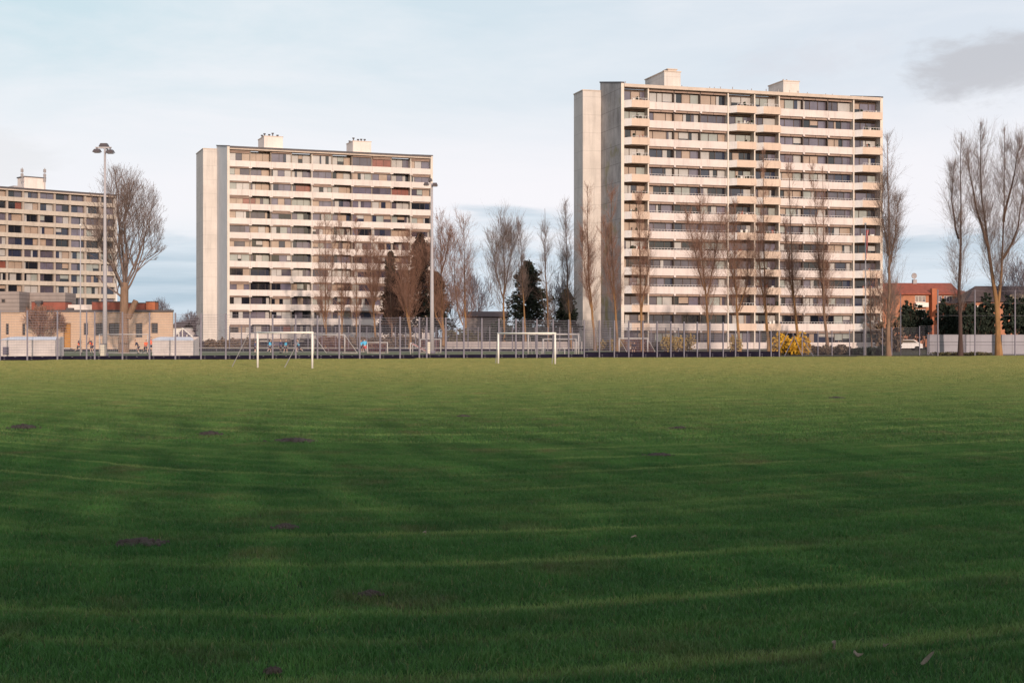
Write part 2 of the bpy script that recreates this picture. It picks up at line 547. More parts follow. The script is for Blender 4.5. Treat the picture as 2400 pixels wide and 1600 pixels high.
def tower_b():
    rnd = random.Random(3)
    f = Frame(1460, 212, 2060, 224.6)
    L = f.L
    root = empty('apartment_tower', (f.O.x, f.O.y, 0), f.a,
                 'tallest cream apartment slab with bay balconies, stained grey gable and two roof boxes', 'apartment building',
                 'slab blocks of flats')
    nb = 10
    pos = [0] + [f.lx(px, 0) for px in (1518, 1580.5, 1642, 1705, 1767, 1824.5, 1883, 1941, 1999)] + [L]
    LV = [2.8 + 2.765 * k for k in range(13)]
    top = 39.0
    D = f.ly(1407, -.4)
    bal = (0, 4, 5, 9)
    # structure
    g = MB()
    g.box(.0, L, 1.31, D - .3, 0, top)
    g.build('core_wall', M['core'], root)
    gl = gable(f, root, -.42, -.0, D, 39.55, 41.1, [M['gable']])
    fin = MB()
    fin.box(-.44, .02, -.42, -.303, 0, 39.6)
    fin.build('edge_fin', M['fin'], root)
    gable(f, root, L + .0, L + .42, D, 39.5, 41.1, [M['gable_a']])
    fin = MB()
    fin.box(L - .02, L + .44, -.42, -.303, 0, 39.5)
    fin.build('edge_fin', M['fin'], root)
    # stair tower beyond the gable
    lyT = D - .3
    x0, x1 = f.lx(1366, lyT), f.lx(1409, lyT)
    dT = f.ly(1345, x0)
    g = MB()
    g.box(x0, x1, lyT, dT, 0, f.z(212.5, x0, lyT))
    st = g.build('stair_tower', M['tower'], root)
    c = MB()
    c.box(x0 - .08, x1 + .05, lyT - .08, dT + .08, f.z(212.5, x0, lyT) + .003, f.z(212.5, x0, lyT) + .16)
    c.build('coping', M['fascia'], st)
    # roof
    g = MB()
    g.prism([(-.62, top + .02), (1.2, top + .02), (D - .1, 40.7), (D - .1, 40.9), (1.2, 39.55), (-.62, 39.5)], 'x', .02, L - .02)
    rf = g.build('roof', M['fascia'], root)
    g = MB()
    for i in range(26):                                       # little vent stubs along the roof edge
        x = rnd.uniform(1, L - 1)
        g.box(x, x + .1, 3, 3.1, 39.6, 39.9 + rnd.uniform(.2, .7))
    g.build('roof_vent', M['dish'], rf)
    # roof boxes
    for (pa, pb, pt, pc, ct) in ((1557, 1595, 168, 1512, 1), (1836, 1873, 190.5, 1801, 0)):
        ly0 = 3.0
        xa, xb = f.lx(pa, ly0), f.lx(pb, ly0)
        lyb = f.ly(pc, xa)
        zt = f.z(pt, xa, ly0)
        g = MB()
        g.box(xa, xb, ly0, lyb, 39.4, zt)
        g.box((xa + xb) / 2 - .05, (xa + xb) / 2 + .05, ly0 - .03, ly0, 39.4, zt - .02)
        b = g.build('lift_housing', M['tower'], root)
        g = MB()
        g.box(xa - .1, xb + .1, ly0 - .1, lyb + .1, zt + .003, zt + .15)
        g.build('coping', M['fascia'], b)
        g = MB()
        if ct:
            xc = (xa + xb) / 2 + .1
            g.box(xc - .7, xc + .7, ly0 + .3, ly0 + 2, zt + .15, zt + .4)
            g.box(xc - .85, xc + .85, ly0 + .2, ly0 + 2.1, zt + .4, zt + .55)
            g.build('vent_cowl', M['fascia'], b)
        else:
            for dx in (.5, 1.1):
                g.tube([(xa + dx, ly0 + 1, zt + .15), (xa + dx, ly0 + 1, zt + .5)], .12, 8)
            g.build('vent_cowl', M['dish'], b)
    # dividing walls next to the balcony stacks
    for i in (1, 4, 5, 6, 9):
        g = MB()
        g.box(pos[i] - .1, pos[i] + .1, -.28, 1.308, 0, top)
        g.build('dividing_wall', M['fin'], root)
    # storeys
    lev = [.0] + LV
    runs = [(0, 1), (1, 4), (4, 5), (5, 6), (6, 9), (9, 10)]
    for k in range(14):
        zb = lev[k]
        zp = (zb + 1.08) if k else 1.0                       # top of the parapet
        zn = lev[k + 1] if k < 13 else top                   # underside of the next storey
        u = k / 13
        for (i0, i1) in runs:
            xa, xb = pos[i0] + (.1 if i0 else .0), pos[i1] - (.1 if i1 < 10 else 0)
            isb = i0 in bal
            if k == 0:
                g = MB()
                g.box(xa, xb, -.1, .15, .0, zp)
                g.build('plinth', M['parapet'], root)
            elif isb:
                pr = 1.15
                ch = .95
                A = [(xa, -.05), (xa + ch, -pr), (xb - .05, -pr), (xb - .05, -.05)]
                B = [(xa + .12, -.05), (xa + ch + .06, -pr + .1), (xb - .15, -pr + .1), (xb - .15, -.05)]
                g = MB()
                hv = rnd.uniform(-.05, .05)
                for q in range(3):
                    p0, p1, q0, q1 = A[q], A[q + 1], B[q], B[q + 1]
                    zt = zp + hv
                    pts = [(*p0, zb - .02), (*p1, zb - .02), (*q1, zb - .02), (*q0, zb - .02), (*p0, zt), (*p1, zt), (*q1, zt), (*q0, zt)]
                    g.poly(pts, [(0, 3, 2, 1), (4, 5, 6, 7), (0, 1, 5, 4), (1, 2, 6, 5), (2, 3, 7, 6), (3, 0, 4, 7)], 1 if q == 0 else 0)  # angled left face gets a greyer material, its shade put into the colour
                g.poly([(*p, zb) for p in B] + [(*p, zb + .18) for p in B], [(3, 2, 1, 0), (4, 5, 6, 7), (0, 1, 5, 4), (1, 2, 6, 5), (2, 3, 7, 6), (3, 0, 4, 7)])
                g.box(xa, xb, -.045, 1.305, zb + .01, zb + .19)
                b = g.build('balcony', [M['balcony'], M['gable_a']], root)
                if rnd.random() < .55:                        # plants, chairs and boxes showing above the balcony front
                    pg = MB()
                    for _ in range(rnd.randint(3, 8)):
                        px_, w_, h_ = rnd.uniform(xa + ch, xb - .5), rnd.uniform(.12, .4), rnd.uniform(.1, .55)
                        mi_ = rnd.choice([0, 0, 1, 2, 3])
                        for _q in range(5 if mi_ == 0 else 1):
                            jx, jz = (rnd.uniform(-.15, .15), rnd.uniform(-.05, .15)) if mi_ == 0 else (0, 0)
                            y_ = -pr + rnd.uniform(.15, .5)
                            pg.box(px_ + jx, px_ + jx + w_ * (.5 if mi_ == 0 else 1), y_, y_ + .2, zp - .2, zp + h_ + jz, mi_)
                    pg.build('balcony_clutter', [M['dkleaf'], M['white'], M['frame'], M['tile']], b)
                if rnd.random() < .6:
                    railing(b, xa + ch + .1, xb - .2, -pr + .05, zp + hv, rnd.choice([.18, .3, .4]))
            else:
                g = MB()
                n = i1 - i0
                for i in range(i0, i1):
                    a = pos[i] + (.1 if i == i0 else .012)
                    b_ = pos[i + 1] - (.1 if i + 1 == i1 else .012)
                    g.box(a, b_, -.16, .02, zb - .03, zp)
                g.box(xa, xb, .021, 1.305, zb, zb + .2)
                for i in range(i0 + 1, i1):
                    g.box(pos[i] - .16, pos[i] + .16, -.22, .6, zb - .30, zb - .032)
                b = g.build('parapet', M['parapet'], root)
                if k < 10 and rnd.random() < .75:
                    railing(b, xa + .1, xb - .1, .09, zp, .3, .5)
            # window ribbon
            yw = .72 if not isb else .95
            g, fr = MB(), MB()
            for i in range(i0, i1):
                a = pos[i] + (.1 if i == i0 else .06)
                c = pos[i + 1] - (.1 if i + 1 == i1 else .06)
                lf = 1.0 if i < 2 else .3
                if i == 0 and k > 4:
                    w = [.04, .03, .06, .15, .25, .8, .08, .0]  # mostly beige: warm sky reflection painted as pane colour
                else:
                    w = weights_b(k, i)
                tz = zn - (.42 if not isb else .34)
                panes(g, fr, a, c, yw, zb + .2 if k else .9, tz, 3, w, rnd, .10)
                nt_ = 2 if not isb else 3
                for q in range(nt_):
                    xa2, xb2 = a + (c - a) * q / nt_ + .03, a + (c - a) * (q + 1) / nt_ - .03
                    fr.box(xa2, xb2, yw - (.62 if not isb else .1), yw - .02 if isb else yw - .55, tz + .06, zn - .08, 1)
                if i > i0:
                    fr.box(pos[i] - .07, pos[i] + .07, .12, yw + .05, zb + .2 if k else .9, zn - .01)
            wd = g.build('window_band', PM, root, fix=False)
            fr.build('window_frame', [M['frame'], M['transom']], wd)
    return f


def tower_a():
    rnd = random.Random(11)
    f = Frame(537, 274, 1008, 288.5)
    L = f.L
    root = empty('apartment_tower', (f.O.x, f.O.y, 0), f.a,
                 'middle pale apartment slab with straight cream bands and chimney pots on two roof boxes', 'apartment building',
                 'slab blocks of flats')
    LV = [1.55 + 2.765 * k for k in range(13)]
    top = 37.9
    D = f.ly(508, -.4)
    g = MB()
    g.box(.0, L, 1.81, D - .3, 0, top)
    g.build('core_wall', M['recess'], root)
    gable(f, root, -.42, 0, D, 38.45, 40.1, [M['gable_a']])
    gable(f, root, L, L + .42, D, 38.45, 40.1, [M['gable_a']])
    for x in (-.44, L - .02):
        fin = MB()
        fin.box(x, x + .46, -.46, -.303, 0, 38.45)
        fin.build('edge_fin', M['fin'], root)
    lyT = D - .3
    x0, x1 = f.lx(476, lyT), f.lx(510, lyT)
    dT = f.ly(460, x0)
    zt = f.z(349, x0, lyT)
    g = MB()
    g.box(x0, x1, lyT, dT, 0, zt)
    st = g.build('stair_tower', M['tower'], root)
    c = MB()
    c.box(x0 - .08, x1 + .05, lyT - .08, dT + .08, zt + .003, zt + .16)
    c.build('coping', M['fascia'], st)
    g = MB()
    g.prism([(-.7, top + .02), (1.2, top + .02), (D - .1, 39.6), (D - .1, 39.8), (1.2, 38.5), (-.7, 38.4)], 'x', .02, L - .02)
    g.prism([(-.82, 38.2), (-.702, 38.2), (-.702, 38.55), (-.82, 38.55)], 'x', .02, L - .02, 1)
    g.build('roof', [M['fascia'], M['cap']], root)
    for (pa, pb, pt, pc) in ((619, 663, 319.5, 605), (827, 870, 331, 812)):
        ly0 = 3.5
        xa, xb = f.lx(pa, ly0), f.lx(pb, ly0)
        lyb = min(f.ly(pc, xa), ly0 + 7)
        zt = f.z(pt, xa, ly0)
        g = MB()
        g.box(xa, xb, ly0, lyb, 38.3, zt)
        b = g.build('lift_housing', M['parapet_a'], root)
        g = MB()
        g.box(xa - .08, xb + .08, ly0 - .08, lyb + .08, zt + .003, zt + .12)
        g.build('coping', M['fascia'], b)
        for dx in (-.6, .35, 1.3, 2.0, 2.9):
            g = MB()
            h = rnd.uniform(.35, .75)
            xx = xa + dx + rnd.uniform(-.1, .1)
            yy = ly0 + rnd.uniform(.8, 1.8) + (2 if dx < 0 else 0)
            xx = max(xx, xa + .3)
            g.tube([(xx, yy, zt + .1), (xx, yy, zt + h)], .1, 8)
            g.tube([(xx, yy, zt + h), (xx, yy, zt + h + .22)], .24, 8)
            g.build('chimney_pot', M['cap'], b)
    nb = 10
    bw = L / nb
    lev = [-1.2] + LV
    loggia = {1, 3, 5, 8}
    for i in range(1, nb):
        g = MB()
        g.box(i * bw - .09, i * bw + .09, -.0 if i in (4, 9) else .12, 1.805, .05, top)
        g.build('dividing_wall', M['fin'] if i in (4, 9) else M['core'], root)
    for k in range(14):
        zb = lev[k]
        zp = zb + 1.12
        zn = lev[k + 1] if k < 13 else top
        u = k / 13
        if k:
            g = MB()
            for i in range(nb):
                g.box(i * bw + .012, (i + 1) * bw - .012, -.36, -.18, zb - .04, zp)
            g.box(.0, L, -.178, -.002, zb, zb + .2)
            g.box(.0, L, .0, 1.8, zb + .004, zb + .2)
            for i in range(1, nb):
                g.box(i * bw - .3, i * bw + .3, -.30, -.05, zb - .26, zb - .042)
            g.build('parapet', M['parapet_a'], root)
        for q in range(0, nb, 2):
            g, fr = MB(), MB()
            for i in (q, q + 1):
                lg = i in loggia
                yw = 1.45 if lg else .25
                a, c = i * bw + .1, (i + 1) * bw - .1
                lf = 1 if i < 2 else .2
                if i < 2 and k > 6:
                    w = [.03, .03, .06, .12, .4, .7, .1, .05]  # upper left panes: peach sky reflection painted as pane colour
                elif i == 9:
                    w = [.3, .2, .2, .2, .2, .1, .1, 0]
                else:
                    w = weights(u, lf)
                    w[5] += .03
                    w[7] += .015
                tz = zn - (.12 if lg else .34)
                panes(g, fr, a, c, yw, zb + .2 if k else .1, tz, 3, w, rnd)
                if not lg:
                    fr.box(a, c, yw - .35, yw - .1, tz + .06, zn - .08, 1)
                    if rnd.random() < .22:                    # an awning pulled out
                        fr.box(a + .1, c - .1, -.15, .1, tz - .22, tz + .0, 1)
            wd = g.build('window_band', PM, root, fix=False)
            fr.build('window_frame', [M['frame'], M['transom']], wd)
    return f


def tower_c():
    rnd = random.Random(23)
    f = Frame(-60, 326, 270, 349)
    L = f.L
    root = empty('apartment_tower', (f.O.x, f.O.y, 0), f.a,
                 'warm-toned apartment slab behind the brick hall, with antenna masts on its roof box', 'apartment building',
                 'slab blocks of flats')
    top = 36.0
    bw = 3.82
    nb = int(L / bw)
    bw = L / nb
    LV = [.15 + 2.78 * k for k in range(13)]
    D = 13
    g = MB()
    g.box(0, L, 1.0, D, 0, top)
    g.build('core_wall', M['core'], root)
    gable(f, root, L, L + .4, D, 36.6, 37.6, [M['gable_a']], True)
    g = MB()
    g.box(0, L, -.5, D, top + .02, 36.55)
    g.box(0, L, -.56, -.502, 36.3, 36.75, 1)
    g.build('roof', [M['fascia'], M['cap']], root)
    xa, xb = f.lx(57, 5), f.lx(107, 5)
    zt = f.z(415, xa, 5)
    g = MB()
    g.box(xa, xb, 5, 9, 36, zt)
    b = g.build('lift_housing', M['parapet_a'], root)
    g = MB()
    g.box(xa - .2, xb + .1, 4.9, 9.1, zt, zt + .25)
    g.build('coping', M['cap'], b)
    g = MB()
    g.box(xa - 3, xa - .5, 4, 8, 36.5, 37.6)
    g.build('plant_room', M['dish'], b)
    for px, tp in ((52, 393), (105, 394)):
        g = MB()
        x = f.lx(px, 4.8)
        z1 = f.z(tp, x, 4.8)
        g.tube([(x, 4.8, 36.5), (x, 4.8, z1)], .09, 6)
        for q in range(3):
            zz = z1 - .3 - q * 1.1
            g.box(x - .35, x - .12, 4.7, 4.9, zz - .8, zz)
            g.box(x + .12, x + .3, 4.7, 4.9, zz - .8, zz)
        g.build('antenna', M['dish'], b)
    for i in range(1, nb):
        g = MB()
        g.box(i * bw - .24, i * bw + .24, .1, .995, 0, top)
        g.build('pier', M['pier_c'], root)
    for k in range(13):
        zb = LV[k]
        zp = zb + 1.0
        zn = LV[k + 1] if k < 12 else top
        u = k / 12
        g = MB()
        for i in range(nb):
            g.box(i * bw + .015, (i + 1) * bw - .015, -.25, -.05, zb, zp)
        g.box(0, L, -.048, .098, zb + .1, zb + .3)
        g.box(0, L, .1, .993, zb + .104, zb + .3)
        g.build('parapet', M['parapet_c'], root)
        for q in range(0, nb):
            if q < 1:
                continue
            g, fr = MB(), MB()
            a, c = q * bw + .25, (q + 1) * bw - .25
            w = [.40, .28, .35, .35 + .3 * u, .06, .06 + .2 * u, .12, .03]
            yw = .8 if rnd.random() < .5 else .5
            panes(g, fr, a, c, yw, zb + .3, zn - .14, 2, w, rnd)
            wd = g.build('window', PM, root, fix=False)
            fr.build('window_frame', [M['frame'], M['transom']], wd)


tower_b()
tower_a()
tower_c()


# ------------------------------------------------------------------ ground, lawn, sports pitch
def smooth_(t, v):
    n = t.nodes.new('ShaderNodeMapRange')
    n.interpolation_type = 'SMOOTHSTEP'
    n.inputs[1].default_value = .02
    n.inputs[2].default_value = .075
    n.inputs[3].default_value = 1
    n.inputs[4].default_value = 0
    t.links.new(v, n.inputs[0])
    return n.outputs[0]


def mow_coord(t):
    """bands left by the mower: they run up to the right on the right half and down to the right on the left half"""
    g = t.nodes.new('ShaderNodeNewGeometry')
    pos = g.outputs['Position']
    sx = t.nodes.new('ShaderNodeSeparateXYZ')
    t.links.new(pos, sx.inputs[0])

    def m(op, a, b=None):
        n = t.nodes.new('ShaderNodeMath')
        n.operation = op
        for i, v in enumerate((a, b)):
            if v is None:
                continue
            if isinstance(v, bpy.types.NodeSocket):
                t.links.new(v, n.inputs[i])
            else:
                n.inputs[i].default_value = v
        return n.outputs[0]
    X, Y = sx.outputs[0], sx.outputs[1]
    xx = m('ADD', X, 3.0)
    bow = m('SQRT', m('ADD', m('MULTIPLY', xx, xx), 9.0))
    wob = m('MULTIPLY', noise(t, pos, .05, 3, .5), 4.0)
    d = m('ADD', m('ADD', m('ADD', Y, m('MULTIPLY', bow, -.775)), m('MULTIPLY', xx, .225)), wob)
    a = m('ADD', m('MULTIPLY', X, .6), m('MULTIPLY', Y, .3))
    cb = t.nodes.new('ShaderNodeCombineXYZ')
    t.links.new(m('MULTIPLY', a, .035), cb.inputs[0])
    t.links.new(d, cb.inputs[1])
    # narrow wheel lines every couple of metres
    fr = m('ABSOLUTE', m('SUBTRACT', m('FRACT', m('DIVIDE', d, 1.9)), .5))
    ln = m('MULTIPLY', smooth_(t, fr), ramp(t, noise(t, pos, .14, 2, .5), [(.40, 0), (.56, 1)]))
    return pos, cb.outputs[0], Y, m, ln


def grass_color(t, dark, mid, straw):
    pos, vec, Y, m, ln = mow_coord(t)
    n1 = noise(t, vec, .9, 5, .62)
    n2 = noise(t, vec, 3.2, 3, .55)
    n3 = noise(t, pos, .7, 5, .65)
    big = noise(t, pos, .09, 4, .6)
    fine = noise(t, pos, 1.3, 4, .6)
    c = mixc(t, ramp(t, n1, [(.30, 0), (.70, 1)]), dark, mid)
    c = mixc(t, ramp(t, n2, [(.53, 0), (.66, .4)]), c, straw)
    c = mixc(t, ramp(t, n3, [(.54, 0), (.68, .8)]), c, (straw[0] * .6, straw[1] * .42, straw[2] * .6))
    mr = node(t, 'ShaderNodeMapRange')          # far end yellower: sunlit look of the blades put into the colour
    mr.inputs[1].default_value = 20
    mr.inputs[2].default_value = 85
    mr.inputs[4].default_value = .62
    t.links.new(Y, mr.inputs[0])
    c = mixc(t, mr.outputs[0], c, (straw[0] * 2.6, straw[1] * 1.42, straw[2] * 1.75))
    c = mixc(t, ramp(t, big, [(.45, 0), (.70, .15)]), c, straw)
    c = mixc(t, ramp(t, fine, [(.34, .55), (.6, 0)]), c, dark)
    c = mixc(t, m('MULTIPLY', ln, .6), c, (straw[0] * 1.25, straw[1] * 1.15, straw[2] * 1.2))
    return c, pos


def mat_lawn():
    m, t, b = nt('lawn_soil_and_thatch')
    c, pos = grass_color(t, (.012, .038, .012), (.026, .062, .018), (.09, .11, .04))
    t.links.new(c, b.inputs['Base Color'])
    b.inputs['Roughness'].default_value = 1
    b.inputs['Specular IOR Level'].default_value = .05
    return m


def mat_blade():
    m, t, b = nt('grass_blades')
    c, pos = grass_color(t, (.030, .112, .026), (.066, .200, .042), (.20, .30, .090))
    g = t.nodes.new('ShaderNodeNewGeometry')
    c = mixc(t, ramp(t, g.outputs['Random Per Island'], [(0, 0), (.92, .06), (.96, .7)]), c, (.20, .19, .09), 'MIX')
    t.links.new(c, b.inputs['Base Color'])
    b.inputs['Roughness'].default_value = .6
    b.inputs['Specular IOR Level'].default_value = .25
    tr = t.nodes.new('ShaderNodeBsdfTranslucent')
    t.links.new(c, tr.inputs[0])
    mx = t.nodes.new('ShaderNodeMixShader')
    mx.inputs[0].default_value = .25
    t.links.new(b.outputs[0], mx.inputs[1])
    t.links.new(tr.outputs[0], mx.inputs[2])
    t.links.new(mx.outputs[0], t.nodes['Material Output'].inputs[0])
    return m


FA = Vector((GX(-60, 110), 110))              # the long fence on the lawn's far edge, left end ...
FB = Vector((GX(2480, 139), 139))             # ... and right end


def fence_pt(px):
    k = (px - 1200) / F
    d = FB - FA
    s = (k * FA.y - FA.x) / (d.x - k * d.y)
    return FA + d * s


def build_ground():
    g = MB()
    g.quad((-3000, -200, -.03), (3000, -200, -.03), (3000, 5000, -.03), (-3000, 5000, -.03))
    tag(g.build('ground', plain('rough_ground', (.075, .07, .045), .95, .35, .12, .1)), 'rough brown-green ground round the sports fields', kind='structure')
    g = MB()
    a, b = FA + Vector((0, .25)), FB + Vector((0, .25))
    g.quad((-60, -15, 0), (70, -15, 0), (b.x + 12, b.y + 3.5, 0), (a.x - 20, a.y - 4, 0))
    tag(g.build('lawn', mat_lawn()), 'wide mown football lawn in the foreground', kind='structure')
    g = MB()
    p0, p1 = fence_pt(-150), fence_pt(1420)
    g.quad((p0.x, p0.y + .6, .0), (p1.x, p1.y + .6, .0), (GX(1440, 186), 186, .0), (GX(-150, 186), 186, .0))
    tag(g.build('sports_pitch', plain('artificial_turf', (.15, .165, .105), .95, .15, .2, .1)), 'grey-green artificial turf pitch behind the fence', kind='structure')


build_ground()


def blade_patch(name, size, n, h, w, mat, seed):
    """a square of upright grass blades (each blade bent, five corners)"""
    r = np.random.default_rng(seed)
    p = (r.random((n, 2)) - .5) * size
    cl = np.sin(p[:, 0] * 9 + seed) * np.cos(p[:, 1] * 8)
    hh = h * (.55 + .6 * r.random(n)) * (1 + .30 * cl)
    an = r.random(n) * 2 * np.pi
    ln = r.random(n) * 1.1 * hh
    la = r.random(n) * 2 * np.pi
    ww = w * (.6 + .8 * r.random(n))
    cx, sy = np.cos(an) * ww / 2, np.sin(an) * ww / 2
    lx, ly = np.cos(la) * ln, np.sin(la) * ln
    z = np.zeros(n)
    v = np.stack([
        np.stack([p[:, 0] - cx, p[:, 1] - sy, z], 1), np.stack([p[:, 0] + cx, p[:, 1] + sy, z], 1),
        np.stack([p[:, 0] - cx * .8 + lx * .35, p[:, 1] - sy * .8 + ly * .35, hh * .6], 1),
        np.stack([p[:, 0] + cx * .8 + lx * .35, p[:, 1] + sy * .8 + ly * .35, hh * .6], 1),
        np.stack([p[:, 0] + lx, p[:, 1] + ly, hh], 1)], 1).reshape(-1, 3)
    b = (np.arange(n) * 5)[:, None]
    loops = np.concatenate([b + np.array([0, 1, 3, 2]), b + np.array([2, 3, 4])], 1).ravel()
    sizes = np.tile([4, 3], n)
    me = bpy.data.meshes.new(name)
    me.vertices.add(len(v))
    me.vertices.foreach_set('co', v.astype(np.float32).ravel())
    me.loops.add(len(loops))
    me.loops.foreach_set('vertex_index', loops.astype(np.int32))
    me.polygons.add(len(sizes))
    me.polygons.foreach_set('loop_start', np.concatenate([[0], np.cumsum(sizes)[:-1]]).astype(np.int32))
    me.materials.append(mat)
    me.update(calc_edges=True)
    return bpy.data.objects.new(name, me)          # only used as the source of the scattered lawn


def scatter(name, label, pts, patches, seed):
    me = bpy.data.meshes.new(name)
    me.from_pydata(pts, [], [])
    o = bpy.data.objects.new(name, me)
    COL.objects.link(o)
    tag(o, label, kind='stuff')
    ng = bpy.data.node_groups.new(name + '_scatter', 'GeometryNodeTree')
    ng.interface.new_socket('Geometry', in_out='INPUT', socket_type='NodeSocketGeometry')
    ng.interface.new_socket('Geometry', in_out='OUTPUT', socket_type='NodeSocketGeometry')
    gi = ng.nodes.new('NodeGroupInput')
    go = ng.nodes.new('NodeGroupOutput')
    jo = ng.nodes.new('GeometryNodeJoinGeometry')
    ri = ng.nodes.new('FunctionNodeRandomValue')
    ri.data_type = 'INT'
    ri.inputs[4].default_value = 0
    ri.inputs[5].default_value = len(patches) - 1
    ri.inputs['Seed'].default_value = seed
    rr = ng.nodes.new('FunctionNodeRandomValue')
    rr.data_type = 'INT'
    rr.inputs[4].default_value = 0
    rr.inputs[5].default_value = 3
    rr.inputs['Seed'].default_value = seed + 9
    mu = ng.nodes.new('ShaderNodeMath')
    mu.operation = 'MULTIPLY'
    mu.inputs[1].default_value = math.pi / 2
    ng.links.new(rr.outputs[2], mu.inputs[0])
    cb = ng.nodes.new('ShaderNodeCombineXYZ')
    ng.links.new(mu.outputs[0], cb.inputs[2])
    for i, p in enumerate(patches):
        cmpn = ng.nodes.new('FunctionNodeCompare')
        cmpn.data_type = 'INT'
        cmpn.operation = 'EQUAL'
        ng.links.new(ri.outputs[2], cmpn.inputs[2])
        cmpn.inputs[3].default_value = i
        oi = ng.nodes.new('GeometryNodeObjectInfo')
        oi.inputs[0].default_value = p
        oi.inputs['As Instance'].default_value = True
        ip = ng.nodes.new('GeometryNodeInstanceOnPoints')
        ng.links.new(gi.outputs[0], ip.inputs['Points'])
        ng.links.new(cmpn.outputs[0], ip.inputs['Selection'])
        ng.links.new(oi.outputs['Geometry'], ip.inputs['Instance'])
        ng.links.new(cb.outputs[0], ip.inputs['Rotation'])
        ng.links.new(ip.outputs[0], jo.inputs[0])
    ng.links.new(jo.outputs[0], go.inputs[0])
    md = o.modifiers.new('scatter', 'NODES')
    md.node_group = ng
    return o


def build_grass():
    mb = mat_blade()
    near = [blade_patch('near_turf', 1.04, 4600, .040, .0050, mb, s) for s in (1, 2, 3)]
    mid = [blade_patch('mid_turf', 2.06, 4600, .046, .011, mb, s) for s in (4, 5, 6)]
    far = [blade_patch('far_turf', 4.1, 6500, .052, .022, mb, s) for s in (7, 8, 9)]
    d = FB - FA

    def inside(x, y, pad):
        yf = FA.y + (x - FA.x) / d.x * d.y
        return y < yf - pad
    P1, P2, P3 = [], [], []
    for iy in range(5, 140):
        for ix in range(-70, 76):
            x, y = ix + .5, iy + .5
            hw = .40 * y + 2.5
            if abs(x) > hw:
                continue
            if y < 24:
                P1.append((x, y, 0))
    for iy in range(12, 70):
        for ix in range(-40, 42):
            x, y = ix * 2 + 1, iy * 2 + 1
            if abs(x) < .40 * y + 4 and 24 < y < 56:
                P2.append((x, y, 0))
    for iy in range(14, 36):
        for ix in range(-20, 20):
            x, y = ix * 4 + 2, iy * 4 + 2
            if abs(x) < .40 * y + 6 and inside(x, y, 2.2):
                P3.append((x, y, 0))
    scatter('grass', 'short mown grass blades close to the viewer', P1, near, 1)
    scatter('grass', 'short mown grass in the middle of the lawn', P2, mid, 2)
    scatter('grass', 'paler short grass towards the goals and the fence', P3, far, 3)


build_grass()


# things lying on the lawn
def mound(px, py, w, h, seed, label):
    r = random.Random(seed)
    Y = GY(py)
    x0 = GX(px, Y)
    g = MB()
    for _ in range(70):
        u, v = r.gauss(0, .36), r.gauss(0, .36)
        s = r.uniform(.10, .22) * w * max(.25, 1 - math.hypot(u, v) * .7)
        cx, cy = u * w, v * w * .7
        n = 7
        ring = [(cx + s * math.cos(2 * math.pi * k / n) * r.uniform(.7, 1.2), cy + s * math.sin(2 * math.pi * k / n) * r.uniform(.7, 1.2)) for k in range(n)]
        hh = h * max(.25, 1 - math.hypot(u, v)) * r.uniform(.5, 1.2)
        mid = [(cx + (a - cx) * .6, cy + (b - cy) * .6) for a, b in ring]
        pts = [(a, b, -.01) for a, b in ring] + [(a, b, hh * r.uniform(.6, .9)) for a, b in mid] + [(cx, cy, hh)]
        fs = []
        for k in range(n):
            k2 = (k + 1) % n
            fs.append((k, k2, n + k2, n + k))
            fs.append((n + k, n + k2, 2 * n))
        g.poly(pts, fs)
    o = g.build('molehill', M['soil'], None, True, False)
    o.location = (x0, Y, .03)
    tag(o, label, 'molehill', 'molehills and bare scrapes on the lawn')


for a in ((326, 1279, .30, .05, 1, 'largest dark molehill low on the left side of the lawn'),
          (55, 1006, .40, .10, 2, 'dark molehill at the far left edge of the lawn'),
          (492, 1021, .32, .07, 3, 'small molehill just left of the long dark scrape'),
          (690, 1036, .50, .055, 4, 'long dark scrape below the left football goal'),
          (1085, 978, .22, .04, 5, 'small molehill below the right football goal'),
          (1545, 1070, .30, .035, 6, 'flat soil scrape right of the middle of the lawn'),
          (668, 1242, .18, .04, 7, 'tiny reddish crumb of soil right of the largest molehill'),
          (640, 1583, .07, .03, 8, 'small clod at the bottom edge of the lawn'),
          (868, 1400, .12, .03, 10, 'small dark clod in the lower middle of the lawn'),
          (1960, 934, .35, .04, 9, 'distant soil scrape on the right side of the lawn'),
          (1595, 1006, .25, .04, 11, 'distant little soil heap right of the middle of the lawn')):
    mound(*a)


def chip(px, py, L, ang, seed, label):
    r = random.Random(seed)
    Y = GY(py)
    g = MB()
    n = 6
    top, bot = [], []
    for i in range(n + 1):
        u = i / n
        x = (u - .5) * L
        w = L * .11 * (math.sin(math.pi * min(1, u * .9 + .12)) + .15) * r.uniform(.8, 1.2)
        zz = .035 + .02 * math.sin(u * 4 + seed)
        bot.append((x, -w, zz))
        top.append((x, w, zz + .012))
    pts = bot + top + [(a, b, c + .008) for a, b, c in bot] + [(a, b, c + .008) for a, b, c in top]
    m = n + 1
    fs = []
    for i in range(n):
        fs += [(i, i + 1, m + i + 1, m + i), (2 * m + i, 3 * m + i, 3 * m + i + 1, 2 * m + i + 1), (i, 2 * m + i, 2 * m + i + 1, i + 1), (m + i, m + i + 1, 3 * m + i + 1, 3 * m + i)]
    fs += [(0, m, 3 * m, 2 * m), (n, 2 * m + n, 3 * m + n, m + n)]
    g.poly(pts, fs)
    o = g.build('wood_chip', M['chip'])
    o.location = (GX(px, Y), Y, .035)
    o.rotation_euler = (R(50), ang, .2)
    tag(o, label, 'wood chip', 'bleached chips lying in the grass')


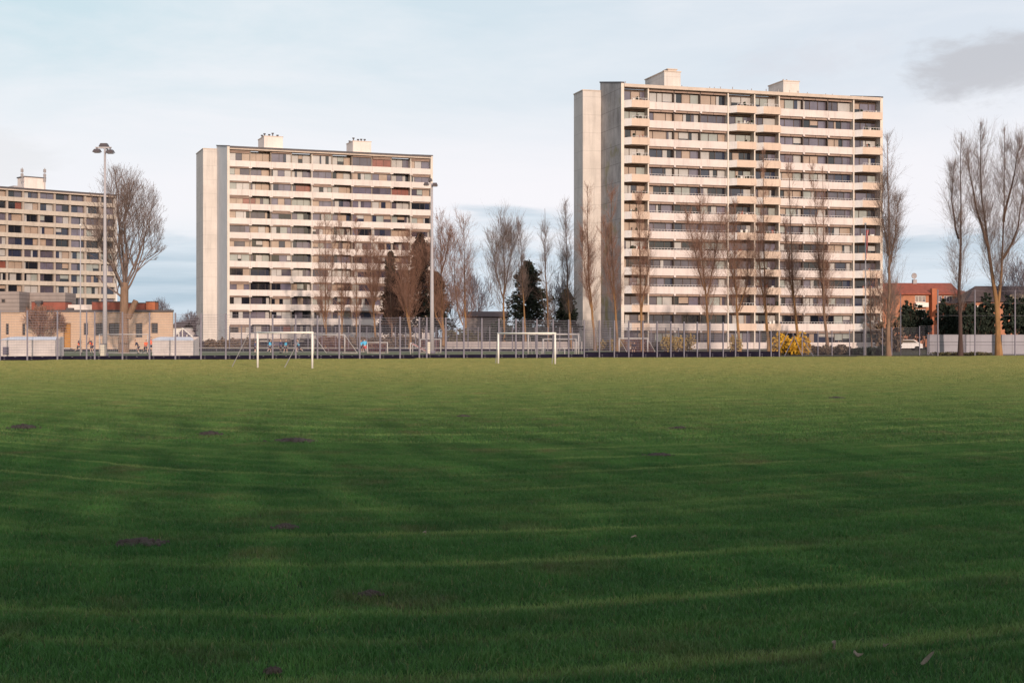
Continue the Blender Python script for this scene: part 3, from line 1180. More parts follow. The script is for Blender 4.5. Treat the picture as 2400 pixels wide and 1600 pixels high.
for a in ((1941, 1531, .055, .75, 1, 'bleached chip standing on edge in the grass, left of the other chips'),
          (2003, 1554, .065, .1, 2, 'small flat pale chip between the other chips'),
          (2068, 1532, .03, .15, 3, 'smallest pale chip in the lower right grass'),
          (2173, 1563, .09, -.6, 4, 'longest pale chip slanting near the lower right corner'),
          (1480, 1272, .035, .4, 5, 'single white scrap lying alone in the middle of the lawn'),
          (990, 1262, .03, .6, 6, 'pale scrap in the grass straight below the right goal')):
    chip(*a)


# ------------------------------------------------------------------ fences and rails
def front_fence():
    root = empty('mesh_fence', (FA.x, FA.y, 0), math.atan2(FB.y - FA.y, FB.x - FA.x),
                 'tall grey wire mesh fence with dark rebound boards along the lawn', 'fence')
    L = (FB - FA).length
    dirv = (FB - FA) / L
    xs = [-60, 0, 64, 134.6, 203, 222, 287, 350.5, 411, 471, 529, 585.5, 639, 693, 744, 795, 843, 890.6, 937.6, 982.7, 1000, 1044.5, 1087, 1129, 1169, 1209, 1225.7,
          1258, 1296, 1332.6, 1369, 1404.6, 1439.5, 1473.5, 1506.7, 1539.8, 1572, 1603, 1634, 1663.6, 1694.7, 1723.5, 1752, 1780, 1807, 1826]
    ss = [(fence_pt(p) - FA).dot(dirv) for p in xs]

    def hgt(px):
        p = fence_pt(px)
        if px > 1700:
            tp = 775
        else:
            tp = 727 + (px - 64) * .0172
        return H + (YH - tp) / F * p.y
    for i, (p, s) in enumerate(zip(xs, ss)):
        h = hgt(p)
        g = MB()
        r_ = .062 if p < 1300 else .052
        g.box(s - r_, s + r_, -.06, .06, 0, h)
        g.build('post', M['galv'], root)
        if i + 1 < len(xs) and ss[i + 1] - s > .3:
            e = ss[i + 1]
            h2 = min(h, hgt(xs[i + 1]))
            g = MB()
            z = .6
            while z < h2:
                g.box(s + .08, e - .08, .064, .078, z - .010, z + .010)
                z += .2
            x = s + .12
            while x < e - .1:
                g.box(x - .003, x + .003, .079, .085, .55, h2)
                x += .12
            g.build('mesh_panel', M['wire'], root)
            g = MB()
            kh = .32 if p < 1340 else .50
            g.box(s + .004, e - .004, .09, .13, .02, kh)
            nb = max(1, int((e - s) / .8))
            b = g.build('rebound_board', M['kick'] if p < 1360 else M['kick_b'], root)
            g = MB()
            for q in range(nb):
                for zz in ((.09, .25) if q % 2 == 0 else (.25,)):
                    xx = s + .25 + q * .8
                    g.box(xx, xx + .12, .075, .089, zz - .018, zz + .018)
            g.build('bracket', M['galv'], b)


front_fence()


def plain_fence(name, label, pxs, Y0, Y1, ph0, ph1, rail_every, prad, mat_p, mat_w, vstep=.25, kick=0, z00=.1, cat='fence', wr=.014):
    """straight fence through photo columns pxs between the depths Y0 and Y1; heights ph"""
    A = Vector((GX(pxs[0], Y0), Y0))
    B = Vector((GX(pxs[-1], Y1), Y1))
    root = empty(name, (A.x, A.y, 0), math.atan2(B.y - A.y, B.x - A.x), label, cat)
    L = (B - A).length
    d = (B - A) / L
    ss = []
    for p in pxs:
        k = (p - 1200) / F
        ss.append((k * A.y - A.x) / (d.x - k * d.y))
    for i, s in enumerate(ss):
        h = ph0 + (ph1 - ph0) * s / L
        g = MB()
        g.box(s - prad, s + prad, -prad, prad, 0, h)
        g.build('post', mat_p, root)
        if i + 1 < len(ss):
            e = ss[i + 1]
            g = MB()
            z = z00
            while z < h + .01:
                g.box(s + prad + .01, e - prad - .01, -.012, .012, z - wr, z + wr)
                z += rail_every
            if vstep:
                x = s + vstep
                while x < e:
                    g.box(x - .004, x + .004, .013, .021, .1, h)
                    x += vstep
            g.build('mesh_panel' if vstep else 'rail', mat_w, root)
            if kick:
                g = MB()
                g.box(s + .01, e - .01, .1, .15, .0, kick)
                g.build('rebound_board', M['kick'], root)
    return root


plain_fence('pitch_barrier', 'low white rail with a black board along the far side of the turf pitch',
            [-20, 60, 135, 188, 250, 320, 385, 432, 507, 570, 640, 700, 770, 840, 905, 960, 1020, 1060, 1103, 1148, 1200, 1260, 1320, 1380], 185, 182, .40, .42, .30, .035,
            M['galv'], M['white'], 0, .26, .40, 'barrier')
plain_fence('mesh_fence', 'farther mesh fence with shorter posts behind the turf pitch',
            [538, 566, 598, 628, 658, 690, 722, 755, 787, 817, 838, 860, 893, 927, 950.6, 974, 997, 1022, 1046.7, 1071, 1097, 1121, 1148, 1174, 1201, 1228, 1255, 1284, 1312, 1341.5, 1368, 1395,
             1430, 1470, 1495, 1526, 1560, 1590], 190, 178, 3.3, 3.0, .22, .05, M['galv'], M['wire_d'], .14)
plain_fence('mesh_fence', 'low dark mesh fence between the right-hand trees', [1880, 1917, 1950, 1991, 2025, 2068, 2090, 2111, 2155, 2198], 137, 142, 2.3, 3.0, .2, .035, M['wire'], M['wire_d'], .16)
plain_fence('net_fence', 'ball-stop fence of widely spaced tall thin posts on the right', [2198, 2285, 2379, 2470], 138, 139, 6.4, 6.4, 1.2, .05, M['galv'], M['wire'], 0, 0, 3.9, 'fence', .006)


def bracing():
    rows = [(1813, 834, 1848, 776), (1833, 834, 1862, 788), (1875, 834, 1858, 780), (1900, 834, 1880, 790)]
    for i, (xa, ya, xb, yb) in enumerate(rows):
        Y = 136.0
        g = MB()
        a, b = Vector((GX(xa, Y), Y - 1.2, 0)), Vector((GX(xb, Y), Y, ZY(yb, Y)))
        g.tube([Vector((0, 0, 0)), b - a], .035, 6)
        o = g.build('brace_pole', M['galv'])
        o.location = a
        tag(o, ['thin steel pole leaning right, leftmost before the brightest yellow shrub', 'shorter thin pole leaning right before the brightest yellow shrub',
                'thin steel pole leaning left before the brightest yellow shrub', 'rightmost thin pole leaning left before the yellow shrub'][i], 'pole', 'leaning poles before the yellow shrub')


bracing()


# ------------------------------------------------------------------ goals
def goal(label, a, b, back, h, r=.06, depth=None, net=None, mat='goalwhite', bar_z=.12, group='football goals', style='arm'):
    """a, b: foot points of the posts (x, y); back: unit vector away from the mouth"""
    c = (Vector(a) + Vector(b)) / 2
    ang = math.atan2(b[1] - a[1], b[0] - a[0])
    root = empty('football_goal', (c.x, c.y, 0), ang, label, 'football goal', group)
    w = (Vector(b) - Vector(a)).length
    u = Vector((math.cos(ang), math.sin(ang)))
    bl = Vector((u.dot(back), -u.y * back[0] + u.x * back[1]))
    bl.normalize()
    dep = depth or h * .8
    for s in (-1, 1):
        g = MB()
        g.tube([(s * w / 2, 0, -.02), (s * w / 2, 0, h)], r, 12)
        g.build('post', M[mat], root, True)
    g = MB()
    g.tube([(-w / 2 - r, 0, h), (w / 2 + r, 0, h)], r * .98, 12)
    g.build('crossbar', M[mat], root, True)
    for s in (-1, 1):
        g = MB()
        x = s * w / 2
        y = bl.y
        xo = bl.x
        if style == 'arm':
            pts = [(x, 0, h), (x + xo * dep * .25, y * dep * .25, h - .02), (x + xo * dep * .38, y * dep * .38, h - .14), (x + xo * dep, y * dep, .04)]
        else:
            pts = [(x, 0, h), (x + xo * dep, y * dep, .04)]
        g.tube(pts, r * (.40 if style == 'arm' else .5), 8)
        g.build('net_stay', M['mast'] if style == 'arm' else M[mat], root, False)
    if style != 'arm':
        g = MB()
        g.tube([(-w / 2 + bl.x * dep, bl.y * dep, .04), (w / 2 + bl.x * dep, bl.y * dep, .04)], r * .5, 8)
        g.build('ground_bar', M[mat], root, True)
    if net:
        g = MB()
        y, xo = bl.y, bl.x
        n = int(w / .22)
        for i in range(n + 1):
            x = -w / 2 + w * i / n
            g.tube([(x, y * .03, h - .05), (x + xo * dep, y * dep, .05)], .008, 3, 0, False)
        for k in range(1, 10):
            q = k / 10
            g.tube([(-w / 2 + xo * dep * q, y * dep * q, h * (1 - q)), (w / 2 + xo * dep * q, y * dep * q, h * (1 - q))], .008, 3, 0, False)
        g.build('net', M[net], root)
    return root


def gp(px, py):
    Y = GY(py)
    return (GX(px, Y), Y)


Yg = GY(864)
goal('white football goal on the lawn at the left, net stays running back to the left', (GX(604, 82.6), 82.6), (GX(732, 80.6), 80.6), (-.66, .75), 2.06, .058, 2.9)
goal('white football goal on the lawn at the right, nearest the middle', (GX(1168, 95.8), 95.8), (GX(1301, 93.5), 93.5), (-.2, .98), 2.06, .058, .9)
goal('white goal without a net pushed against the fence, largest of the parked goals', (GX(1238, 128), 128), (GX(1356, 129), 129), (.25, .97), 2.05, .07, 1.6, mat='goalgrey')
goal('white goal with a lower crossbar parked under the largest parked goal', (GX(1273, 127), 127), (GX(1350, 127.6), 127.6), (-.1, .99), 1.62, .07, 1.2, mat='goalgrey')
goal('small white training goal left of the parked goals', (GX(1256, 126), 126), (GX(1277, 126), 126), (-.2, .98), .80, .05, .6, 'net_w', style='slant', group='small training goals', mat='goalgrey')
goal('small white training goal between the posts of the parked goals', (GX(1305, 126), 126), (GX(1323.5, 126), 126), (-.3, .98), .80, .05, .6, 'net_w', style='slant', group='small training goals', mat='goalgrey')
goal('white goal standing behind the fence before the left yellow shrubs, sides slanting right', (GX(1451, 157), 157), (GX(1518, 158), 158), (.55, .83), 1.65, .07, 1.9, 'net_red', style='slant', mat='goalgrey')
goal('white goal on the turf behind the left floodlight mast, before the brick hall', (GX(233, 155), 155), (GX(346, 154), 154), (-.1, 1), 2.1, .06, 1.3, 'net_w', style='slant', mat='goalgrey')
goal('goal with a red net on the turf just right of the left lawn goal', (GX(735, 157), 157), (GX(808, 155), 155), (.75, .66), 2.05, .07, 1.7, 'net_red', style='slant', mat='goalgrey')
goal('low white goal on the turf beside two players in pale blue bibs', (GX(861, 156), 156), (GX(908, 156), 156), (0, 1), 1.22, .06, .9, 'net_red', style='slant', group='small training goals', mat='goalgrey')
goal('goal turned sideways on the turf with slanting bars, left of the second mast', (GX(962, 150), 150), (GX(967, 158), 158), (.97, .1), 1.15, .06, 2.0, 'net_red', style='slant', group='small training goals', mat='goalgrey')
goal('white goal on the turf right behind the second floodlight mast', (GX(985, 160), 160), (GX(1033, 160.5), 160.5), (-.1, 1), 1.55, .06, 1.1, 'net_red', style='slant', mat='goalgrey')


# ------------------------------------------------------------------ masts, poles, cabinets
def floodlight(px, Y, h, heads, label, r0, barx):
    x0 = GX(px, Y)
    root = empty('floodlight_mast', (x0, Y, 0), 0, label, 'floodlight mast', 'floodlight masts')
    g = MB()
    g.tube([(0, 0, 0), (0, 0, .35)], r0 * 1.5, 14)
    g.build('base', M['galv'], root, True)
    g = MB()
    g.tube([(0, 0, .2), (0, 0, h * .35), (0, 0, h * .7), (0, 0, h)], [r0, r0 * .8, r0 * .58, r0 * .42], 14)
    g.build('pole', M['mast'], root, True)
    g = MB()
    g.box(GX(barx[0], Y) - x0, GX(barx[1], Y) - x0, -.08, .08, h - .05, h + .09)
    g.box(-.07, .07, -.07, .8, h - .04, h + .08)
    g.build('crossarm', M['mast'], root)
    for (pa, pb, pt, pb2, yy, rot) in heads:
        xa, xb = GX(pa, Y) - x0, GX(pb, Y) - x0
        zt, zb = ZY(pt, Y), ZY(pb2, Y)
        zm = (zt + zb) / 2
        g = MB()
        # tapered, tilted lamp body
        g.poly([(xa, yy - .35, zb), (xb, yy - .35, zb), (xb, yy + .4, zb + .06), (xa, yy + .4, zb + .06),
                (xa + .12, yy - .15, zt), (xb - .12, yy - .15, zt), (xb - .12, yy + .3, zt), (xa + .12, yy + .3, zt)],
               [(0, 3, 2, 1), (4, 5, 6, 7), (0, 1, 5, 4), (1, 2, 6, 5), (2, 3, 7, 6), (3, 0, 4, 7)])
        g.box((xa + xb) / 2 - .04, (xa + xb) / 2 + .04, yy - .03, yy + .03, min(zm, h), max(zm, h + .05))
        b = g.build('floodlight', M['lamp'], root)
        g = MB()
        g.box(xa + .07, xb - .07, yy - .28, yy + .34, zb - .03, zb - .004)
        g.build('lens', M['lens'], b)


floodlight(246, 126, ZY(347, 126), [(219, 237, 350, 357.5, -.1, 0), (228.5, 249.5, 334, 342.5, .6, 0), (249.5, 268, 351.5, 359.5, -.1, 0)],
           'tall pale floodlight mast with three lamps before the big bare tree', .21, (224, 261))
floodlight(1012.5, 152, ZY(431, 152), [(992.5, 1006, 428, 434.5, -.1, 0), (1002, 1013, 416.5, 423, .6, 0), (1013, 1026.5, 429, 436.5, -.1, 0)],
           'tall pale floodlight mast with three lamps at the corner of the middle slab block', .24, (997, 1022))


def pole(px, Y, h, r, label, name='flagpole', cat='flagpole', knob=True, flag=False):
    root = empty(name, (GX(px, Y), Y, 0), 0, label, cat)
    g = MB()
    g.tube([(0, 0, 0), (0, 0, h * .5), (0, 0, h)], [r, r * .85, r * .6], 10)
    g.build('pole', M['mast'] if name == 'flagpole' else M['galv'], root, True)
    if knob:
        g = MB()
        g.tube([(0, 0, h), (0, 0, h + .06), (0, 0, h + .16), (0, 0, h + .22)], [r * .7, r * 1.6, r * 1.6, r * .4], 10)
        g.build('knob', M['white'], root, True)
    if flag:
        g = MB()
        n = 9
        for i in range(n):
            za, zb = h - .5 - i * .32, h - .5 - (i + 1) * .32
            wa, wb = .20 * (1 - i / n) + .04, .20 * (1 - (i + 1) / n) + .04
            ya, yb = .09 * math.sin(i * 1.1), .09 * math.sin((i + 1) * 1.1)
            for t0, t1, mi in ((.0, .42, 0), (.42, .62, 1), (.62, 1, 0)):
                g.quad((r + wa * t0, ya * t0, za), (r + wa * t1, ya * t1, za), (r + wb * t1, yb * t1, zb), (r + wb * t0, yb * t0, zb), mi)
        g.build('pennant', [M['flag_r'], M['white']], root, False, False)
    return root


pole(188.5, 140, ZY(530, 140), .07, 'tall thin white flagpole without a flag left of the left mast')
pole(2028.5, 142, ZY(527, 142), .075, 'white flagpole with a limp red and white pennant before the tallest block', flag=True)
pole(2111, 137.5, ZY(687, 137.5), .055, 'slim grey lamp post right of the lone slender poplar', 'lamp_post', 'lamp post', False)


def box_thing(name, label, cat, px0, px1, Y, pt, pb, dep, mat, lid=True, group=None):
    xa, xb = GX(px0, Y), GX(px1, Y)
    z1, z0 = ZY(pt, Y), max(0, ZY(pb, Y))
    root = empty(name, (xa, Y, z0), 0, label, cat, group)
    g = MB()
    w, h = xb - xa, z1 - z0
    g.box(0, w, 0, dep, 0, h)
    g.build('body', M[mat], root)
    g = MB()
    g.box(.06, w - .06, -.03, -.003, .08, h - .08)
    g.build('door', M[mat], root)
    if lid:
        g = MB()
        g.box(-.05, w + .05, -.05, dep + .05, h + .003, h + .07)
        g.build('lid', M['galv'], root)


box_thing('electrical_cabinet', 'cream switch cabinet at the foot of the left mast', 'cabinet', 235, 244.5, 124.5, 807, 838, .5, 'cabinet', group='switch cabinets by the masts')
box_thing('electrical_cabinet', 'cream switch cabinet at the foot of the second mast', 'cabinet', 1001.5, 1008, 150.5, 801, 828, .5, 'cabinet', group='switch cabinets by the masts')


# tarpaulin covered shelters against the fence
def shelter(px0, px1, Y, pt, pm, label, dep, side):
    xa, xb = GX(px0, Y), GX(px1, Y)
    zt, zm = ZY(pt, Y), ZY(pm, Y)
    root = empty('team_shelter', (xa, Y, 0), 0, label, 'shelter', 'covered team shelters')
    w = xb - xa
    r = random.Random(int(px0 * 3 + 5))
    g = MB()
    n, mrow = 22, 8
    grid = [[None] * (n + 1) for _ in range(mrow + 1)]
    pts = []
    for j in range(mrow + 1):
        for i in range(n + 1):
            u, v = i / n, j / mrow
            sag = .05 * math.sin(u * 19 + r.random()) * (1 - v) + .03 * r.uniform(-1, 1)
            pts.append((w * u, -sag - .05, .02 + (zm - .02) * v))
    fs = [(j * (n + 1) + i, j * (n + 1) + i + 1, (j + 1) * (n + 1) + i + 1, (j + 1) * (n + 1) + i) for j in range(mrow) for i in range(n)]
    g.poly(pts, fs)
    g.quad((0, -.04, .02), (0, dep, .02), (0, dep, zt), (0, -.04, zm))
    g.quad((w, -.04, .02), (w, dep, .02), (w, dep, zt), (w, -.04, zm))
    g.quad((0, dep, .02), (w, dep, .02), (w, dep, zt), (0, dep, zt))
    g.build('tarpaulin_wall', M['tarp'], root, True, False)
    g = MB()
    pts = []
    for j in range(5):
        for i in range(n + 1):
            u, v = i / n, j / 4
            inset = .5 * v if side > 0 else .2 * v
            x = -.06 + inset + (w + .12 - inset - (.9 if side < 0 else .5) * v) * u
            pts.append((x, -.12 + (dep + .15) * v, zm + .004 + (zt - zm) * v ** .6 + .04 * math.sin(u * 14) * math.sin(v * 3)))
    fs = [(j * (n + 1) + i, j * (n + 1) + i + 1, (j + 1) * (n + 1) + i + 1, (j + 1) * (n + 1) + i) for j in range(4) for i in range(n)]
    g.poly(pts, fs)
    g.build('roof_sheet', M['tarp_top'], root, True, False)
    if side > 0:
        g = MB()
        g.box(.25, .75, -.16, -.12, .35, 1.0)
        g.build('window', M['g_mid'], root)


shelter(1, 130, 119, 788.5, 797, 'grey tarpaulin shelter behind the fence at the left edge', 2.2, 1)
shelter(357, 454, 124, 789, 798, 'grey tarpaulin shelter behind the fence right of the big bare tree', 2.2, -1)


# ------------------------------------------------------------------ low buildings
def opening(root, x0, x1, z0, z1, y, mats=('frame', 'g_dark'), bars=2, name='window'):
    g = MB()
    t = .09
    for (a, b, c, d) in ((x0, x0 + t, z0, z1), (x1 - t, x1, z0, z1), (x0 + t, x1 - t, z0, z0 + t), (x0 + t, x1 - t, z1 - t, z1)):
        g.box(a, b, y - .06, y + .05, c, d)
    for i in range(1, bars):
        x = x0 + (x1 - x0) * i / bars
        g.box(x - .03, x + .03, y - .05, y + .05, z0 + t, z1 - t)
    o = g.build(name, M[mats[0]], root)
    p = MB()
    p.box(x0 + t, x1 - t, y - .01, y + .01, z0 + t, z1 - t)
    p.build('pane', M[mats[1]], o)
    return o


def wall_with_holes(x0, x1, z0, z1, y0, y1, holes):
    """a wall made of butted boxes that leaves the openings free"""
    g = MB()
    hs = sorted(holes)
    x = x0
    for (a, b, c, d) in hs:
        g.box(x, a, y0, y1, z0, z1)
        if c > z0:
            g.box(a, b, y0, y1, z0, c)
        g.box(a, b, y0, y1, d, z1)
        x = b
    g.box(x, x1, y0, y1, z0, z1)
    return g


def brick_hall():
    Y = 200.0
    X = lambda p: GX(p, Y)
    Z = lambda p: ZY(p, Y)
    x0 = X(-40)
    root = empty('brick_hall', (x0, Y, 0), 0, 'long flat-roofed hall of sandy brick with rust-red roof structures behind the left shelters', 'building')
    q = lambda p: X(p) - x0
    zt = Z(730)
    W = [(13.5, 20.5, 758, 784), (52, 59, 758, 786), (196, 206.5, 757, 785), (223, 245, 757, 787), (254.5, 281, 757, 787), (317.5, 333.5, 757, 791), (354.5, 370, 757, 781)]
    D = [(148.5, 166, 757, 815)]
    holes = [(q(a), q(b), Z(d), Z(c)) for a, b, c, d in W + D]
    wall_with_holes(0, q(405), -.05, zt, 0, .35, holes).build('front_wall', M['brick_y'], root)
    g = MB()
    g.prism([(0, .9), (q(405) - .4, .9), (q(405) - 2.6, 8), (0, 8)], 'z', 0, zt - .01)
    g.build('inner_wall', M['core'], root)
    g = MB()
    g.prism([(q(405) - .35, .351), (q(405), .351), (q(405) - 2.3, 8.2), (q(405) - 2.65, 8.2)], 'z', 0, zt)
    g.build('side_wall', M['brick_y'], root)
    for (a, b, c, d) in holes[:7]:
        opening(root, a, b, c, d, .25, ('frame', 'g_dark'), 2 if b - a > .7 else 1)
    a, b, c, d = holes[7]
    o = opening(root, a, b, c, d, .25, ('frame', 'door'), 1, 'door')
    g = MB()
    g.prism([(-.2, -.2), (q(405) + .15, -.2), (q(405) - 2.3, 8.3), (-.2, 8.3)], 'z', zt + .003, zt + .2)
    g.box(-.26, q(405) + .2, -.26, -.201, zt - .06, zt + .24)
    rf = g.build('roof', M['cap'], root)
    # red clad structures and vents on the roof
    for (a, b, c, d, mk, dp) in ((60, 140, 710, 728, 'red_panel', 3), (203, 273, 710, 727.5, 'red_panel', 3), (280, 330, 713, 727.5, 'red_panel', 2.5), (337, 358, 710.5, 727.5, 'orange', 2)):
        g = MB()
        yy = 2.5 if mk == 'red_panel' else 1.2
        g.box(q(a), q(b), yy, yy + dp, zt + .2, Z(c) + .2)
        bb = g.build('roof_structure', M[mk], root)
        g = MB()
        g.box(q(a) - .08, q(b) + .08, yy - .08, yy + dp + .08, Z(c) + .203, Z(c) + .3)
        g.build('coping', M['cap'], bb)
    g = MB()
    g.box(q(141), q(200), 3.5, 6, zt + .2, Z(712.5))
    g.build('plant_room', M['parapet_a'], root)
    for p, c, w in ((83, 704, 10), (157, 721, 9)):
        g = MB()
        g.box(q(p - w / 2), q(p + w / 2), 1.2, 1.8, zt + .2, Z(c) - .35)
        g.box(q(p - w / 2) - .15, q(p + w / 2) + .15, 1.05, 1.95, Z(c) - .35, Z(c))
        g.build('vent_cowl', M['cap'], root)
    # taller grey block at the left end
    g = MB()
    g.box(0, q(47), -.3, -.003, Z(732), Z(683))
    g.box(q(47), q(132), 4.0, 9, zt + .2, Z(683.5))
    g.box(0, q(47) - .01, 0, 9, zt + .2, Z(683.2))
    g.build('upper_block', M['block'], root)
    opening(root, q(6), q(14), Z(709), Z(701), -.35, ('frame', 'g_dark'), 1)
    # sill band and low entrance steps
    g = MB()
    g.box(q(145), q(170), -1.2, -.01, -.02, .3)
    g.build('step', M['dirtwall'], root)
    return X, Z


brick_hall()


def gable_house(label, px0, px1, Y, eave_py, ridge_py, dep, wall, roof, name='house', glass=False, along='x'):
    xa, xb = GX(px0, Y), GX(px1, Y)
    ze, zr = ZY(eave_py, Y), ZY(ridge_py, Y)
    root = empty(name, (xa, Y, 0), 0, label, 'house')
    w = xb - xa
    g = MB()
    if along == 'x':
        g.box(0, w, 0, dep, -.05, ze)
    else:
        g.prism([(0, -.05), (w, -.05), (w, ze), (w / 2, zr - .05), (0, ze)], 'y', 0, dep)
    g.build('wall', M[wall], root)
    g = MB()
    t = .18
    if along == 'x':
        g.prism([(-.4, ze), (dep / 2, zr), (dep + .4, ze), (dep + .4, ze + t), (dep / 2, zr + t), (-.4, ze + t)], 'x', -.3, w + .3)
    else:
        g.prism([(-.3, ze - .1), (w / 2, zr), (w + .3, ze - .1), (w + .3, ze - .1 + t), (w / 2, zr + t), (-.3, ze - .1 + t)], 'y', -.3, dep + .3)
    g.build('roof', M[roof], root)
    return root, w, ze, zr


# small white house, glazed gable and dark roof right of the hall
hr, w, ze, zr = gable_house('little white house with a red-brown roof right of the brick hall', 404, 426, 232, 768, 756.5, 8, 'white', 'tile_d')
opening(hr, w * .3, w * .6, 1.2, 2.4, -.03)
hr = empty('glasshouse', (GX(408, 214), 214, 0), 0, 'white framed glass gable below the dark roof right of the brick hall', 'greenhouse')
g = MB()
w = GX(462, 214) - GX(408, 214)
pk, ev = ZY(769, 214), ZY(799, 214)
g.prism([(0, 0), (w, 0), (w, ev), (w * .36, pk), (0, ev + .6)], 'y', .12, 5)
g.build('glazing', M['g_mid'], hr)
g = MB()
for (a, b) in (((0, ev + .6), (w * .36, pk)), ((w * .36, pk), (w, ev)), ((0, ev), (w, ev)), ((0, 0), (0, ev + .6)), ((w, 0), (w, ev)), ((w * .36, 0), (w * .36, pk)), ((w * .55, 0), (w * .55, ev + .95)),
               ((w * .2, 0), (w * .2, ev + 1.2)), ((w * .76, 0), (w * .76, ev + .5))):
    g.tube([(a[0], .05, a[1]), (b[0], .05, b[1])], .09, 4)
g.build('frame', M['white'], hr)
hr, w, ze, zr = gable_house('dark brown roof standing close beside the middle slab block', 424, 500, 302, 797, 738, 6, 'tile_d', 'tile_d', along='y')

# low dark roofed building and pale wall between the two big blocks
hr, w, ze, zr = gable_house('low building with a dark flat-pitched roof between the two big blocks', 1092, 1188, 236, 744, 731, 9, 'block', 'tile_d')
for k in range(5):
    opening(hr, w * (.08 + .18 * k), w * (.18 + .18 * k), .9, 2.4, -.03)


def low_wall(label, px0, px1, Y, pt, mat, name='garden_wall', cat='wall', Y1=None):
    xa, xb = GX(px0, Y), GX(px1, Y1 or Y)
    z = ZY(pt, Y)
    L = math.hypot(xb - xa, (Y1 or Y) - Y)
    root = empty(name, (xa, Y, 0), math.atan2((Y1 or Y) - Y, xb - xa), label, cat)
    g = MB()
    n = max(1, int(L / 4))
    for i in range(n):
        g.box(L * i / n + .015, L * (i + 1) / n - .015, 0, .2, -.02, z)
    g.build('wall', M[mat], root)
    g = MB()
    g.box(0, L, -.04, .24, z + .003, z + .07)
    g.build('coping', M[mat], root)
    return root, L, z


low_wall('low pale wall behind the far mesh fence', 1045, 1365, 196, 801, 'dirtwall')
nw, L, z = low_wall('long grey panel wall behind the right-hand trees', 2174, 2470, 146, 785.5, 'greywall', 'panel_wall', 'wall', 148)
g = MB()
for i in range(int(L / 4) + 1):
    g.box(min(i * 4, L - .1) - .07, min(i * 4, L - .1) + .07, -.09, -.001, 0, z)
g.box(0, L, -.03, -.002, z * .5 - .02, z * .5 + .02)
g.build('post', M['galv'], nw)


def red_block():
    Y = 262.0
    X = lambda p: GX(p, Y)
    Z = lambda p: ZY(p, Y)
    x0 = X(2060)
    q = lambda p: X(p) - x0
    root = empty('brick_block', (x0, Y, 0), R(3), 'orange brick housing block with a red tiled roof behind the dark evergreen trees', 'building')
    holes = []
    for a, b in ((2146, 2172), (2190, 2211), (2215, 2236)):
        for c, d in ((693, 708), (724, 748), (764, 780)):
            holes.append((q(a), q(b), Z(d), Z(c)))
    cols = {}
    for hh in holes:
        cols.setdefault((hh[0], hh[1]), []).append(hh)
    g = MB()
    x = 0
    ze = Z(690)
    for (a, b), lst in sorted(cols.items()):
        g.box(x, a, 0, .35, 0, ze)
        zz = 0
        for (_, _, c, d) in sorted(lst, key=lambda t: t[2]):
            g.box(a, b, 0, .35, zz, c)
            zz = d
        g.box(a, b, 0, .35, zz, ze)
        x = b
    W = q(2272)
    g.box(x, W, 0, .35, 0, ze)
    g.box(0, W, .8, 9, 0, ze - .02)
    g.box(W - .3, W, .351, 9, 0, ze)
    g.build('wall', M['brick_r'], root)
    for (a, b, c, d) in holes:
        opening(root, a, b, c, d, .2, ('white', 'g_mid'), 3)
    for a, b in ((2182, 2194),):
        g = MB()
        g.box(q(a), q(b), -1.1, -.003, 0, Z(676))
        g.build('chimney_breast', M['orange'], root)
    for c in (708, 748):
        g = MB()
        g.box(q(2144), q(2174), -1.0, -.003, Z(c) - .9, Z(c) - .1)
        g.build('balcony', M['white'], root)
    g = MB()
    zr = Z(664)
    g.prism([(-.7, ze - .05), (4.5, zr), (9.7, ze - .05), (9.7, ze + .2), (4.5, zr + .25), (-.7, ze + .2)], 'x', -.4, W - 1.5)
    g.prism([(-.7, ze - .049), (9.7, ze - .049), (9.7, ze + .2), (4.5, ze + .9), (-.7, ze + .2)], 'x', W - 1.499, W + .5)
    g.build('roof', M['tile'], root)
    g = MB()
    xa = q(2164)
    g.box(xa - .35, xa + .35, 4.1, 4.9, zr + .1, zr + .9)
    g.box(xa - .06, xa + .06, 4.45, 4.55, zr + .9, zr + 1.6)
    n = 14
    pts = [(xa - .05 + .5 * math.cos(2 * math.pi * k / n), 4.4, zr + 1.6 + .55 * math.sin(2 * math.pi * k / n)) for k in range(n)]
    pts2 = [(a, b + .18, c) for a, b, c in pts]
    g.poly(pts + pts2 + [(xa - .05, 4.55, zr + 1.6)], [(k, (k + 1) % n, n + (k + 1) % n, n + k) for k in range(n)] + [(k, (k + 1) % n, 2 * n) for k in range(n)])
    g.build('satellite_dish', M['dish'], root)
    # dark roofed wing to the right
    Y2 = 250.0
    xx = GX(2262, Y2)
    root = empty('brick_block', (xx, Y2, 0), 0, 'dark roofed housing block behind the forked poplar at the right edge', 'building')
    W = GX(2480, Y2) - xx
    ze, zr = ZY(706, Y2), ZY(668, Y2)
    g = MB()
    g.box(1.2, W, 0, 10, 0, ze)
    g.build('wall', M['brick_r'], root)
    g = MB()
    g.poly([(0, -.7, ze - .1), (W, -.7, ze - .1), (W, 10.7, ze - .1), (0, 10.7, ze - .1), (3.4, 5, zr), (W, 5, zr)], [(0, 1, 5, 4), (2, 3, 4, 5), (3, 0, 4), (0, 3, 2, 1), (1, 2, 5)])
    g.build('roof', M['tile_d'], root)
    for p in (2290, 2310, 2362, 2385):
        opening(root, GX(p, Y2) - xx, GX(p + 14, Y2) - xx, ZY(735, Y2), ZY(716, Y2), -.05, ('white', 'g_mid'), 2)
        g = MB()
    x = GX(2384, Y2) - xx
    g = MB()
    g.prism([(x - 1.3, ze), (x + 1.3, ze), (x + 1.3, ze + 1.1), (x, ze + 1.6), (x - 1.3, ze + 1.1)], 'y', .0, 4)
    g.build('dormer', M['g_blue'], root)


red_block()


